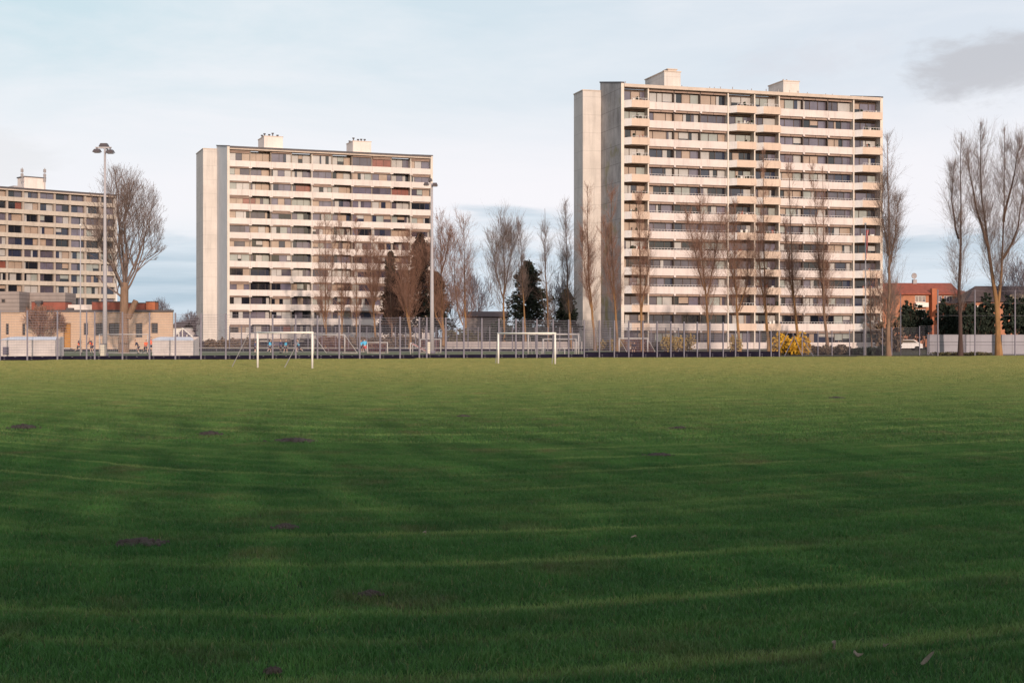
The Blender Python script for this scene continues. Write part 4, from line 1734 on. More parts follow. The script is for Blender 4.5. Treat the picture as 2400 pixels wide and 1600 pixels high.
# parked vehicles far right, seen through the fence
def car(px, Y, label, mat, L=4.2):
    root = empty('parked_car', (GX(px, Y), Y, 0), 0, label, 'car')
    g = MB()
    prof = [(-L / 2, .35), (-L / 2, .85), (-L * .42, .98), (-L * .27, 1.02), (-L * .17, 1.45), (L * .22, 1.48), (L * .40, 1.02), (L * .49, .9), (L / 2, .35)]
    g.prism(prof, 'y', -.85, .85)
    o = g.build('body', M[mat], root)
    for s in (-1, 1):
        g = MB()
        g.prism([(-L * .235, 1.05), (-L * .15, 1.38), (L * .19, 1.40), (L * .34, 1.05)], 'y', s * .853, s * .87)
        g.build('window', M['g_dark'], root)
    for x in (-L * .3, L * .31):
        for s in (-1, 1):
            g = MB()
            g.tube([(x, s * .72, .32), (x, s * .9, .32)], .32, 16)
            g.build('wheel', M['tyre'], root)


car(2122, 190, 'white car seen through the dark fence, right of the lamp post', 'car')


# ------------------------------------------------------------------ trees and plants
def tubes(PTS, RAD, sides=3):
    """PTS (N,K,3), RAD (N,K) -> verts, quads"""
    PTS, RAD = np.asarray(PTS, float), np.asarray(RAD, float)
    N, K, _ = PTS.shape
    d = PTS[:, -1] - PTS[:, 0]
    d /= np.linalg.norm(d, axis=1, keepdims=True) + 1e-9
    ref = np.where(np.abs(d[:, 2:3]) > .9, np.array([[1., 0, 0]]), np.array([[0, 0, 1.]]))
    a = np.cross(d, ref)
    a /= np.linalg.norm(a, axis=1, keepdims=True) + 1e-9
    b = np.cross(d, a)
    th = 2 * np.pi * np.arange(sides) / sides
    off = a[:, None, None, :] * np.cos(th)[None, None, :, None] + b[:, None, None, :] * np.sin(th)[None, None, :, None]
    v = PTS[:, :, None, :] + off * RAD[:, :, None, None]
    base = (np.arange(N) * K * sides)[:, None, None]
    kk = (np.arange(K - 1) * sides)[None, :, None]
    s = np.arange(sides)[None, None, :]
    s2 = (s + 1) % sides
    q = np.stack([base + kk + s, base + kk + s2, base + kk + sides + s2, base + kk + sides + s], -1).reshape(-1, 4)
    return v.reshape(-1, 3), q


def quads_obj(name, parts, mats, parent, smooth=True):
    vs, qs, mi, o = [], [], [], 0
    for v, q, m in parts:
        vs.append(v)
        qs.append(q + o)
        mi.append(np.full(len(q), m))
        o += len(v)
    v, q, mi = np.concatenate(vs), np.concatenate(qs), np.concatenate(mi)
    return raw_mesh(name, v, q.ravel(), np.full(len(q), 4), mats, parent, mi, smooth)


def path_interp(path, t):
    path = np.asarray(path)
    n = len(path) - 1
    f = np.clip(t, 0, .9999) * n
    i = f.astype(int)
    u = (f - i)[:, None]
    return path[i] * (1 - u) + path[i + 1] * u


def stem_branches(r, path, rad, nb, t0, t1, Lf, spread, twigs, tw_len, tw_r, br_r, up=1.0, sub=2):
    """branches with twigs growing from one stem; returns lists of tube arrays"""
    path = np.asarray(path, float)
    t = t0 + (t1 - t0) * r.random(nb)
    o = path_interp(path, t)
    az = r.random(nb) * 2 * np.pi
    L = Lf(t) * (.30 + .95 * r.random(nb))
    out = np.stack([np.cos(az), np.sin(az), np.zeros(nb)], 1)
    K = 6
    pts = np.zeros((nb, K, 3))
    sp = spread * (.7 + .6 * r.random(nb))[:, None]
    for k in range(K):
        u = k / (K - 1)
        # leave the stem outwards, then bend upwards
        ho = (u - .35 * u * u) * sp
        pts[:, k] = o + L[:, None] * (out * ho + np.array([0, 0, 1.]) * (u * (.55 + .45 * u)) * up)
    pts[:, 1:-1] += r.normal(0, .03, (nb, K - 2, 3)) * L[:, None, None]
    r0 = np.minimum(br_r * (L / L.max()) * (1.15 - t), np.interp(t, np.linspace(0, 1, len(rad)), rad) * .6)
    r0 = np.maximum(r0, tw_r)
    RADB = r0[:, None] * np.linspace(1, .25, K)[None] + tw_r * .5
    out_list = [tubes(pts, RADB, 4)]
    # twigs
    tips, dirs = [], []
    src_p, src_d, src_L = pts, None, L
    M_ = nb * twigs
    bi = np.repeat(np.arange(nb), twigs)
    tt = .15 + .85 * r.random(M_)
    f = tt * (K - 1) * .9999
    i0 = f.astype(int)
    u = (f - i0)[:, None]
    p0 = pts[bi, i0] * (1 - u) + pts[bi, i0 + 1] * u
    dr = pts[bi, i0 + 1] - pts[bi, i0]
    dr /= np.linalg.norm(dr, axis=1, keepdims=True) + 1e-9
    dd = dr * .9 + r.normal(0, .42, (M_, 3)) + np.array([0, 0, .35 * up])
    dd /= np.linalg.norm(dd, axis=1, keepdims=True)
    tl = tw_len * (.5 + r.random(M_)) * np.clip(L[bi] / (L.mean() + 1e-9), .5, 1.5)
    mid = p0 + dd * (tl * .5)[:, None] + r.normal(0, .05, (M_, 3)) * tl[:, None]
    end = p0 + dd * tl[:, None] + np.array([0, 0, .12 * up]) * tl[:, None]
    TP = np.stack([p0, mid, end], 1)
    out_list.append(tubes(TP, np.tile([tw_r, tw_r * .8, tw_r * .45], (M_, 1)), 3))
    if sub:
        S_ = M_ * sub
        si = np.repeat(np.arange(M_), sub)
        ss = (.25 + .7 * r.random(S_))[:, None]
        q0 = p0[si] + dd[si] * tl[si][:, None] * ss
        d2 = dd[si] * .8 + r.normal(0, .45, (S_, 3)) + np.array([0, 0, .3 * up])
        d2 /= np.linalg.norm(d2, axis=1, keepdims=True)
        l2 = tl[si] * (.35 + .4 * r.random(S_))
        out_list.append(tubes(np.stack([q0, q0 + d2 * l2[:, None]], 1), np.tile([tw_r * .65, tw_r * .35], (S_, 1)), 3))
    return out_list


def wobble_path(r, pts, n, amp):
    pts = np.asarray(pts, float)
    s = np.linspace(0, len(pts) - 1, n)
    out = np.stack([np.interp(s, np.arange(len(pts)), pts[:, k]) for k in range(3)], 1)
    w = np.cumsum(r.normal(0, amp, (n, 3)), 0)
    w -= np.linspace(0, 1, n)[:, None] * w[-1]
    w[:, 2] = 0
    w[0] = 0
    return out + w


def poplar(label, bx, Y, stems, width, tr=.2, seed=0, twig='twig', bk='bark_o', nb=46, twigs=11, t0=.22, name='poplar', group=None, cat='tree', dens=1.0, fluff=1.0):
    """stems: list of stems, each a list of photo points (px, py) from the foot (or fork) to the tip"""
    r = np.random.default_rng(seed + 100)
    x0 = GX(bx, Y)
    root = empty(name, (x0, Y, 0), 0, label, cat, group)
    tk, crown = [], []
    for si, st in enumerate(stems):
        pts = []
        yoff = 0
        for j, (px, py) in enumerate(st):
            z = 0 if (si == 0 and j == 0) else ZY(py, Y)
            pts.append((GX(px, Y) - x0, yoff * j / max(1, len(st) - 1), max(0, z)))
            yoff = r.uniform(-.8, .8)
        path = wobble_path(r, pts, 12, .05)
        Hs = path[-1, 2] - path[0, 2]
        tr = tr * (.66 if si == 0 else 1)
        rr0 = tr if si == 0 else tr * .45
        rad = rr0 * (1 - np.linspace(0, 1, 12)) ** 1.25 + .022
        if si == 0:
            rad[0] *= 1.35
        tk.append((*tubes(path[None], rad[None], 9), 0))
        wpx = width * Y / F * .5 * (1.0 if si == 0 else .8)

        def Lf(t, H_=Hs, w=wpx):
            prof = np.interp(t, [0, .25, .45, .7, .9, 1], [.75, 1.0, .92, .74, .52, .26])
            return prof * w * 1.4 * fluff
        n_ = int(nb * 1.5 * dens * (1 if si == 0 else .6))
        tb = t0 if si == 0 else .12
        for v, q in stem_branches(r, path, rad, n_, tb, .985, Lf, .72, twigs - 4, .95 * (wpx ** .5), .0075 * (Y / 150), tr * .11, 1.0, 3):
            crown.append((v, q, 0))
    quads_obj('trunk', tk, M[bk], root)
    quads_obj('crown', crown, M[twig], root)
    return root


G1 = 'bare poplars along the far side of the sports fields'
# before the middle block
poplar('thin bare poplar, leftmost of the row before the middle block, crown of upright stems', 764, 236,
       [[(762, 812), (762, 700), (764, 505)], [(762, 770), (752, 690), (748, 520)], [(763, 760), (776, 670), (782, 530)]], 58, .20, 1, nb=40, group=G1)
poplar('second slender poplar from the left before the middle block', 800, 232, [[(802, 812), (801, 690), (799, 500)], [(802, 760), (812, 660), (816, 540)]], 44, .19, 2, nb=40, group=G1)
poplar('third slender poplar before the middle block, straight with a thin crown', 836, 228, [[(837, 812), (836, 700), (834, 515)]], 50, .19, 3, nb=46, group=G1)
poplar('dense-crowned poplar before the middle block, left of the dark one', 876, 226, [[(880, 814), (875, 700), (873, 560)], [(876, 730), (864, 650), (858, 580)], [(876, 720), (890, 640), (893, 575)]], 62, .27, 4, nb=60, group=G1)
poplar('dark-barked thin poplar before the gap in the evergreens', 917, 224, [[(918, 814), (916, 720), (912, 600)]], 50, .2, 5, 'twig', 'bark_b', nb=50, group=G1)
poplar('orange-trunked poplar with wide bushy crown before the dark pine', 958, 215, [[(960, 818), (957, 700), (955, 553)], [(959, 750), (945, 690), (935, 590)], [(957, 690), (985, 640), (1000, 590)], [(959, 770), (948, 700), (945, 640)]], 82, .27, 6, nb=60, group=G1)
poplar('tall poplar just right of the second floodlight mast, forked low with an orange side stem', 1034, 212, [[(1040, 820), (1036, 740), (1033, 640), (1031, 497)], [(1036, 772), (1020, 735), (1014, 640), (1012, 560)], [(1035, 640), (1048, 590), (1056, 535)]], 70, .36, 7, nb=64, group=G1)
poplar('forked poplar second to the right of the second mast', 1090, 212, [[(1092, 820), (1090, 740), (1089, 640), (1087, 513)], [(1091, 770), (1076, 735), (1068, 640), (1066, 560)]], 80, .30, 8, nb=64, group=G1)
poplar('broad open poplar with spreading limbs in the middle of the gap', 1182, 205, [[(1182, 822), (1180, 700), (1183, 620), (1174, 522)], [(1180, 700), (1164, 640), (1150, 560)], [(1182, 690), (1196, 610), (1200, 545)]], 104, .24, 9, 'twig_p', nb=66, group=G1)
poplar('very slim poplar standing against the spruce', 1228, 203, [[(1233, 822), (1226, 680), (1221, 600), (1215, 520)]], 40, .18, 10, 'twig_p', nb=44, group=G1)
poplar('slim poplar with a brushy orange foot right of the spruce', 1281, 198, [[(1285, 824), (1282, 700), (1279, 600), (1277, 488)]], 46, .2, 11, 'twig_p', nb=50, group=G1, t0=.12)
poplar('slim orange-trunked poplar close to the left edge of the tallest block', 1332, 196, [[(1340, 824), (1332, 690), (1328, 600), (1325, 476)], [(1338, 760), (1322, 690), (1318, 600)]], 58, .22, 12, 'twig_p', nb=54, group=G1)
# before the tallest block
poplar('poplar leaning left before the stair tower of the tallest block', 1386, 186, [[(1395, 822), (1386, 690), (1379, 580), (1377, 440)], [(1388, 730), (1372, 640), (1366, 540)]], 56, .26, 13, nb=60, group=G1)
poplar('ochre-trunked poplar before the grey gable of the tallest block', 1442, 182, [[(1447, 824), (1440, 700), (1434, 610), (1432, 440)], [(1440, 700), (1424, 620), (1418, 520)]], 62, .25, 14, nb=60, group=G1)
poplar('orange poplar before the left balcony stack of the tallest block', 1502, 178, [[(1506, 824), (1502, 700), (1500, 600), (1499, 455)], [(1503, 740), (1518, 640), (1520, 540)]], 58, .28, 15, nb=56, group=G1)
poplar('poplar with a bent trunk and wide loose twigs left of the balcony stacks', 1652, 166, [[(1663, 828), (1656, 720), (1648, 620), (1642, 470)], [(1652, 680), (1628, 600), (1612, 500)], [(1655, 700), (1676, 620), (1690, 520)]], 100, .26, 16, nb=60, group=G1, fluff=.9)
poplar('poplar before the left of the two middle balcony stacks', 1726, 163, [[(1734, 830), (1728, 720), (1719, 640), (1721, 470)], [(1724, 680), (1708, 600), (1700, 510)], [(1730, 730), (1748, 660), (1752, 560)]], 74, .26, 17, nb=58, group=G1)
poplar('straight orange poplar before the right of the two middle balcony stacks', 1796, 160, [[(1803, 830), (1796, 720), (1793, 600), (1789, 350)], [(1797, 735), (1782, 650), (1776, 520)]], 62, .27, 18, nb=64, group=G1)
poplar('poplar with orange lower trunk leaning left above the brightest yellow shrub', 1862, 157, [[(1874, 832), (1864, 730), (1856, 620), (1850, 368)], [(1862, 720), (1848, 650), (1840, 520)]], 58, .27, 19, nb=60, group=G1)
poplar('tall reddish poplar right of the brightest yellow shrub, trunk splitting high', 1930, 152, [[(1938, 835), (1930, 720), (1926, 620), (1926, 390)], [(1929, 700), (1912, 600), (1905, 385)]], 58, .26, 20, 'twig', 'bark_b', nb=64, group=G1)
poplar('young pale birch-like tree behind the flagpole', 2041, 160, [[(2044, 832), (2041, 740), (2038, 620)]], 40, .12, 21, 'twig_p', 'bark_b', nb=26, twigs=8, name='bare_tree', group='lone bare trees')
poplar('lone slender poplar with a dense plume crown just right of the tallest block', 2084, 136, [[(2083, 838), (2084, 700), (2081, 540), (2078, 312)], [(2082, 640), (2098, 560), (2104, 470)], [(2082, 600), (2066, 500), (2064, 420)]], 74, .30, 22, 'twig_p', 'bark_b', nb=78, twigs=11, t0=.14, group='tall bare poplars by the panel wall')
poplar('slender dark-footed poplar left of the forked one, before the panel wall', 2249, 136, [[(2251, 838), (2248, 660), (2246, 520), (2250, 312)], [(2247, 560), (2232, 480), (2228, 390)]], 66, .30, 23, 'twig_p', 'bark_d', nb=70, twigs=11, t0=.18, group='tall bare poplars by the panel wall')
poplar('large forked poplar with ochre trunk at the right edge', 2341, 137,
       [[(2341, 838), (2338, 720), (2318, 600), (2305, 450), (2301, 285)], [(2338, 725), (2345, 620), (2354, 480), (2353, 298)], [(2316, 580), (2284, 470), (2266, 360)], [(2347, 610), (2384, 540), (2396, 430)],
        [(2352, 520), (2380, 430), (2388, 330)]], 98, .42, 24, 'twig_p', 'bark_o', nb=74, twigs=12, t0=.35, group='tall bare poplars by the panel wall')
poplar('poplar mostly beyond the right edge, only its left twigs in view', 2450, 139, [[(2452, 838), (2450, 640), (2446, 330)], [(2449, 650), (2420, 520), (2404, 350)]], 110, .36, 25, 'twig_p', 'bark_o', nb=80, twigs=12, t0=.25, group='tall bare poplars by the panel wall')


def spreading_tree(label, bx, by, Y, top_py, half_px, fork_py, seed, tr, bk, twig, levels=5, name='bare_tree', group=None, stub=None, tw_r=.016, ml=1.0):
    """round-crowned bare tree: a stout trunk dividing again and again"""
    r = random.Random(seed)
    x0 = GX(bx, Y)
    root = empty(name, (x0, Y, 0), 0, label, 'tree', group)
    ztop, zf = ZY(top_py, Y), ZY(fork_py, Y)
    hw = half_px * Y / F
    segs = {5: ([], []), 3: ([], [])}
    trunk = []
    path = [Vector((0, 0, -.05)), Vector((r.uniform(-.1, .1), 0, zf * .5)), Vector((r.uniform(-.2, .2), 0, zf))]
    trunk.append((*tubes(np.array([[tuple(p) for p in path]]), np.array([[tr * 1.25, tr * .95, tr * .85]]), 12), 0))
    cz = zf + (ztop - zf) * .5
    rz = (ztop - zf) * .56

    def inside(p):
        return ((p.x + hw * .10) / hw) ** 2 + (p.y / hw) ** 2 + ((p.z - cz) / rz) ** 2

    def grow(p, d, L, rad, lv):
        n = 3
        pts = [p]
        q = p.copy()
        dd = d.copy()
        for i in range(n):
            dd = (dd + Vector((r.gauss(0, .12), r.gauss(0, .12), r.gauss(.05, .08)))).normalized()
            q = q + dd * (L / n)
            pts.append(q.copy())
        e = 5 if lv < 3 else 3
        segs[e][0].append([tuple(v) for v in pts])
        segs[e][1].append([rad, rad * .85, rad * .7, rad * .55])
        if lv >= levels:
            return
        k = 3 if lv < 2 else (r.choice([3, 4]) if lv < 5 else r.choice([2, 3]))
        for i in range(k):
            t = r.uniform(.35, 1) if i else 1
            a = pts[min(n, max(1, int(round(t * n))))]
            ang = r.uniform(.25, .75) if i else r.uniform(.05, .3)
            ax = Vector((r.gauss(0, 1), r.gauss(0, 1), r.gauss(0, 1)))
            ax = (ax - dd * ax.dot(dd)).normalized()
            nd = (dd * math.cos(ang) + ax * math.sin(ang)).normalized()
            nd = (nd + Vector((0, 0, .10))).normalized()
            l2 = L * r.uniform(.60, .88)
            tip = a + nd * l2
            ins = inside(tip)
            if ins > 1.05:
                l2 *= .6
                if ins > 1.5:
                    l2 *= .5
            grow(a, nd, l2, max(tw_r, rad * (.50 if i else .62)), lv + 1)
    nm = 11
    for i in range(nm):
        az = 2 * math.pi * i / nm + r.uniform(-.3, .3)
        tilt = (r.uniform(.10, .28), r.uniform(.40, .75), r.uniform(.85, 1.15))[i % 3]
        d = Vector((math.cos(az) * math.sin(tilt), math.sin(az) * math.sin(tilt), math.cos(tilt)))
        st = path[2] - Vector((0, 0, r.uniform(0, zf * .28)))
        grow(st, d, (ztop - zf) * .36 * ml * (1.15 if tilt < .3 else .9), tr * (.34 if tilt < .3 else .26), 1)
    if stub:
        a, b = stub
        pa = Vector((GX(a[0], Y) - x0, 0, ZY(a[1], Y)))
        pb = Vector((GX(b[0], Y) - x0, -.3, ZY(b[1], Y)))
        trunk.append((*tubes(np.array([[tuple(pa), tuple((pa + pb) / 2), tuple(pb)]]), np.array([[.38, .36, .32]]), 10), 0))
    quads_obj('trunk', trunk, M[bk], root)
    cr = []
    for e, (p, q) in segs.items():
        if p:
            cr.append((*tubes(np.array(p), np.array(q), e), 0))
    quads_obj('crown', cr, M[twig], root)


spreading_tree('big round-crowned bare tree with a stout brown trunk before the brick hall', 290, 828, 160, 402, 98, 662, 5, .52, 'bark_b', 'twig_p', 7, stub=((300, 745), (320, 705)), group='lone bare trees', tw_r=.009)
# purple-grey bare bushes and trees beyond
for a in (('greyish bare tree far behind the middle of the gap', 1120, 800, 260, 640, 44, 760, 31), ('faint bare bush behind the roof right of the brick hall', 446, 800, 280, 730, 26, 780, 32),
          ('faint bare tree above the right end of the brick hall', 375, 800, 285, 700, 34, 775, 33), ('bare purplish tree behind the slim poplars left of the tallest block', 1300, 800, 250, 640, 34, 760, 34),
          ('rust-brown bare thicket tree behind the lone slender poplar', 2072, 820, 190, 640, 44, 790, 35), ('bare tree far behind the right evergreens', 2395, 800, 250, 600, 60, 730, 36),
          ('bare grey tree behind the forked poplar second to the right of the second mast', 1062, 800, 250, 650, 40, 770, 37)):
    spreading_tree(a[0], a[1], a[2], a[3], a[4], a[5], a[6], a[7], .18, 'bark_d', 'twig' if 'rust' in a[0] else 'twig_far', 5, tw_r=.022, group='bare trees in the background')
spreading_tree('leafless creeper-like shrub tree covering the wall of the brick hall', 101, 824, 197, 722, 60, 800, 41, .16, 'bark_d', 'twig', 5, tw_r=.03, group='lone bare trees', ml=1.25)


def leaf_cards(r, c, n, size, squash=1.0):
    """n small bent leaf clumps around the points c (k,3)"""
    k = len(c)
    i = r.integers(0, k, n)
    p = c[i]
    a = r.normal(0, 1, (n, 3))
    a /= np.linalg.norm(a, axis=1, keepdims=True)
    b = r.normal(0, 1, (n, 3))
    b -= a * (a * b).sum(1, keepdims=True)
    b /= np.linalg.norm(b, axis=1, keepdims=True)
    s = size * (.5 + r.random(n))[:, None]
    v = np.stack([p - a * s - b * s * .35, p + a * s * .1 - b * s * .6, p + a * s, p + b * s * .6], 1)
    v[:, :, 2] = p[:, None, 2] + (v[:, :, 2] - p[:, None, 2]) * squash
    q = np.arange(n * 4).reshape(-1, 4)
    return v.reshape(-1, 3), q


def conifer(label, px, Y, top_py, half_px, base_py, seed, mat='needles', group='dark evergreens'):
    r = np.random.default_rng(seed)
    x0 = GX(px, Y)
    h = ZY(top_py, Y)
    zb = ZY(base_py, Y)
    hw = half_px * Y / F
    root = empty('conifer', (x0, Y, 0), 0, label, 'tree', group)
    path = np.array([[0, 0, 0], [r.normal(0, .1), 0, h * .5], [0, 0, h]])
    quads_obj('trunk', [(*tubes(path[None], np.array([[.3, .2, .03]]), 8), 0)], M['bark_d'], root)
    pts, bough = [], []
    nb = 380
    for i in range(nb):
        t = r.random() ** .8
        z = zb + (h - zb) * t
        prof = (1 - t) ** .62 * (.85 + .22 * math.sin(t * 17 + r.normal(0, .5)))
        prof = max(prof, .06)
        az = r.random() * 2 * math.pi
        L = hw * prof * (.65 + .5 * r.random())
        d = np.array([math.cos(az), math.sin(az), 0])
        K = 6
        line = [np.array([0, 0, z]) + d * L * (k / K) + np.array([0, 0, .22 * L * math.sin(k / K * 2.4) - .25 * L * (k / K) ** 2]) for k in range(K + 1)]
        bough.append(line)
        for k in range(2, K + 1):
            for _ in range(3):
                pts.append(line[k] + r.normal(0, .16 + .05 * L, 3) * np.array([1, 1, .55]))
    bp = np.array(bough)
    v, q = tubes(bp, np.tile(np.linspace(.06, .015, 7), (nb, 1)), 3)
    v2, q2 = leaf_cards(r, np.array(pts), 9500, .27, .6)
    quads_obj('crown', [(v, q, 0), (v2, q2, 1)], [M['bark_d'], M[mat]], root, False)


conifer('dark spruce with a ragged cone in the gap between the two big blocks', 1237, 214, 614, 76, 775, 51)
conifer('short dark conifer close to the left edge of the tallest block', 1328, 214, 682, 34, 780, 52)
conifer('tall blackish pine at the right corner of the middle block', 985, 236, 548, 66, 770, 53, 'needles_r')
conifer('dark pine right behind the second floodlight mast', 1024, 230, 640, 44, 775, 54)
conifer('narrow black evergreen left of the tall blackish pine', 916, 240, 592, 30, 780, 55)
conifer('lower dark evergreen left behind the orange-trunked poplar', 930, 236, 640, 44, 780, 56, 'needles_r')


def leafy(name, label, px0, px1, Y, top_py, base_py, seed, mat, n=4200, size=.16, lobes=9, cat='shrub', group=None, dep=None, stems=True, sm='bark_d'):
    """rounded uneven shrub or broad crown of many small leaf clumps on twiggy stems"""
    r = np.random.default_rng(seed)
    xa, xb = GX(px0, Y), GX(px1, Y)
    w = xb - xa
    z1, z0 = ZY(top_py, Y), max(0, ZY(base_py, Y))
    root = empty(name, ((xa + xb) / 2, Y, 0), 0, label, cat, group)
    dep = dep or min(w * .5, 4)
    C = []
    for i in range(lobes):
        u = (i + .5) / lobes * 2 - 1
        hh = (z1 - z0) * (.62 + .38 * r.random())
        rx = w / lobes * (.8 + .6 * r.random())
        cx = u * w * .5 * .86
        cy = r.normal(0, dep * .22)
        m = 150
        d = r.normal(0, 1, (m, 3))
        d /= np.linalg.norm(d, axis=1, keepdims=True)
        rad = (.55 + .5 * r.random(m))[:, None]
        C.append(np.array([cx, cy, z0 + hh * .52]) + d * rad * np.array([rx, dep * .4, hh * .5]))
    C = np.concatenate(C)
    C = C[C[:, 2] > .03]
    keep = r.choice(len(C), int(len(C) * .8), replace=False)
    C = C[keep] + r.normal(0, size * .6, (len(keep), 3))
    v, q = leaf_cards(r, C, n, size)
    v[:, 2] = np.maximum(v[:, 2], .01)
    ns = 40
    base = np.stack([r.uniform(-w * .42, w * .42, ns), r.normal(0, dep * .15, ns), np.zeros(ns)], 1)
    tip = C[r.integers(0, len(C), ns)]
    tip[:, 0] = tip[:, 0] * .4 + base[:, 0] * .6
    mid = base * .5 + tip * .5 + r.normal(0, .1, (ns, 3))
    sv, sq = tubes(np.stack([base, mid, tip], 1), np.tile([.05, .035, .015], (ns, 1)), 3)
    quads_obj('stems', [(sv, sq, 0)], M[sm], root)
    quads_obj('foliage', [(v, q, 0)], M[mat], root, False)


GF = 'yellow forsythia shrubs'
leafy('forsythia', 'brightest yellow forsythia, between the leaning poles', 1806, 1899, 146, 776, 832, 61, 'yel', 3600, .14, 10, group=GF)
leafy('forsythia', 'paler wide forsythia behind the goal and left of the bent poplar', 1550, 1628, 172, 778, 822, 62, 'yel_p', 1900, .13, 8, group=GF)
leafy('forsythia', 'small forsythia at the foot of the stained gable', 1405, 1440, 186, 793, 822, 63, 'yel_p', 900, .13, 4, group=GF)
leafy('forsythia', 'narrow forsythia behind the goal with slanting sides', 1445, 1475, 188, 794, 816, 65, 'yel_p', 600, .13, 4, group=GF)
leafy('forsythia', 'small forsythia before the left of the two middle balcony stacks', 1712, 1735, 160, 784, 825, 64, 'yel_p', 700, .12, 4, group=GF)
GH = 'hedges and shrubs along the far edge'
leafy('hedge', 'dark green hedge at the right foot of the tallest block', 1995, 2078, 145, 812, 838, 71, 'dkleaf', 3600, .16, 10, 'hedge', GH)
leafy('hedge', 'brown thorny hedge right of the brightest yellow shrub', 1900, 2000, 147, 808, 836, 72, 'dry', 2600, .15, 10, 'hedge', GH)
leafy('hedge', 'dry brown bank of shrubs at the foot of the middle block', 452, 610, 226, 793, 818, 73, 'dry', 5200, .2, 14, 'hedge', GH)
leafy('hedge', 'olive shrubs behind the far mesh fence right of the second mast', 1045, 1130, 200, 772, 812, 74, 'olive', 2600, .2, 9, 'shrub', GH)
leafy('hedge', 'dark bushes along the low pale wall before the spruce', 1130, 1350, 206, 752, 806, 75, 'dkleaf', 5600, .22, 15, 'shrub', GH)
leafy('hedge', 'reddish-brown thicket at the foot of the lone slender poplar', 2055, 2112, 176, 738, 832, 76, 'dry', 2600, .2, 6, 'shrub', GH)
leafy('hedge', 'brown undergrowth below the trees before the middle block', 730, 1000, 222, 786, 812, 77, 'dry', 5200, .2, 18, 'hedge', GH)
leafy('hedge', 'dim brown shrubs at the foot of the tallest block', 1470, 1560, 196, 796, 818, 78, 'dry', 1600, .18, 8, 'hedge', GH)
leafy('hedge', 'ragged low weeds along the panel wall', 2176, 2330, 143, 826, 838, 79, 'olive', 1800, .1, 16, 'shrub', GH)
GE = 'dark evergreen broadleaf trees at the right'
leafy('evergreen_tree', 'rounded dark evergreen before the orange brick block, left of its windows', 2108, 2176, 212, 692, 792, 81, 'dkleaf', 5600, .28, 5, 'tree', GE)
leafy('evergreen_tree', 'blackish drooping evergreen right of the brick chimney breast', 2204, 2252, 206, 706, 792, 82, 'needles', 3600, .3, 4, 'tree', GE)
leafy('evergreen_tree', 'widest dark evergreen left behind the forked poplar', 2252, 2334, 200, 690, 792, 83, 'dkleaf', 7000, .28, 6, 'tree', GE)
leafy('evergreen_tree', 'dark evergreen at the right edge behind the panel wall', 2348, 2440, 200, 694, 792, 84, 'dkleaf', 7000, .28, 6, 'tree', GE)


def woods():
    """distant line of bare trees that closes the horizon"""
    r = np.random.default_rng(99)
    P_, R_ = [], []
    for i in range(620):
        x = r.uniform(-260, 260)
        y = r.uniform(400, 470)
        h = r.uniform(4, 9) + 3 * math.sin(x * .06)
        for k in range(9):
            b = np.array([x + r.normal(0, .4), y, r.uniform(0, h * .35)])
            d = np.array([r.normal(0, .35), r.normal(0, .3), 1])
            P_.append([b, b + d * h * .3, b + d * h * r.uniform(.5, .7) + r.normal(0, .3, 3)])
            R_.append([.1, .06, .03])
    v, q = tubes(np.array(P_), np.array(R_), 3)
    o = quads_obj('woods', [(v, q, 0)], M['twig_far'], None)
    tag(o, 'distant belt of bare purplish trees on the horizon', kind='stuff')


woods()


def shade_belt():
    """the row of trees at the photographer's back: it keeps the near lawn in thinning shade"""
    r = np.random.default_rng(5)
    P_, R_ = [], []
    pts = []
    for i in range(120):
        x = -50 + i * 1.1 + r.normal(0, .6)
        y = r.uniform(-27, -19)
        h = r.uniform(6, 9)
        P_.append([[x, y, 0], [x + r.normal(0, .2), y, h * .5], [x, y, h]])
        R_.append([.15, .1, .03])
    m = 420000
    z = 15.5 * r.random(m * 2)
    z = z[r.random(m * 2) < np.clip((15.5 - z) / 10.5, 0, 1) ** 3.0]
    pts.append(np.stack([r.uniform(-52, 84, len(z)), r.uniform(-27, -19, len(z)), z], 1))
    v, q = tubes(np.array(P_), np.array(R_), 6)
    v2, q2 = leaf_cards(r, np.concatenate(pts), 420000, .15, .8)
    o = quads_obj('added_shade_belt', [(v, q, 0), (v2, q2, 1)], [M['bark_d'], M['dkleaf']], None, False)
    tag(o, 'unseen belt of leaf cards added behind the viewer to shade the near lawn', kind='stuff')


shade_belt()


# ------------------------------------------------------------------ players
def skin_mesh(name, verts, edges, radii, mat, parent, levels=1, root=0):
    me = bpy.data.meshes.new(name + '_skeleton')
    me.from_pydata([tuple(v) for v in verts], edges, [])
    ob = bpy.data.objects.new(name + '_skeleton', me)
    COL.objects.link(ob)
    md = ob.modifiers.new('skin', 'SKIN')
    md.use_smooth_shade = True
    sv = me.skin_vertices[0].data
    for i, rr in enumerate(radii):
        sv[i].radius = rr if hasattr(rr, '__len__') else (rr, rr)
        sv[i].use_root = (i == root)
    sb = ob.modifiers.new('sub', 'SUBSURF')
    sb.levels = levels
    sb.render_levels = levels
    dg = bpy.context.evaluated_depsgraph_get()
    m2 = bpy.data.meshes.new_from_object(ob.evaluated_get(dg))
    m2.name = name
    m2.materials.clear()
    m2.materials.append(mat)
    m2.polygons.foreach_set('use_smooth', [True] * len(m2.polygons))
    bpy.data.objects.remove(ob)
    bpy.data.meshes.remove(me)
    o = bpy.data.objects.new(name, m2)
    COL.objects.link(o)
    o.parent = parent
    return o


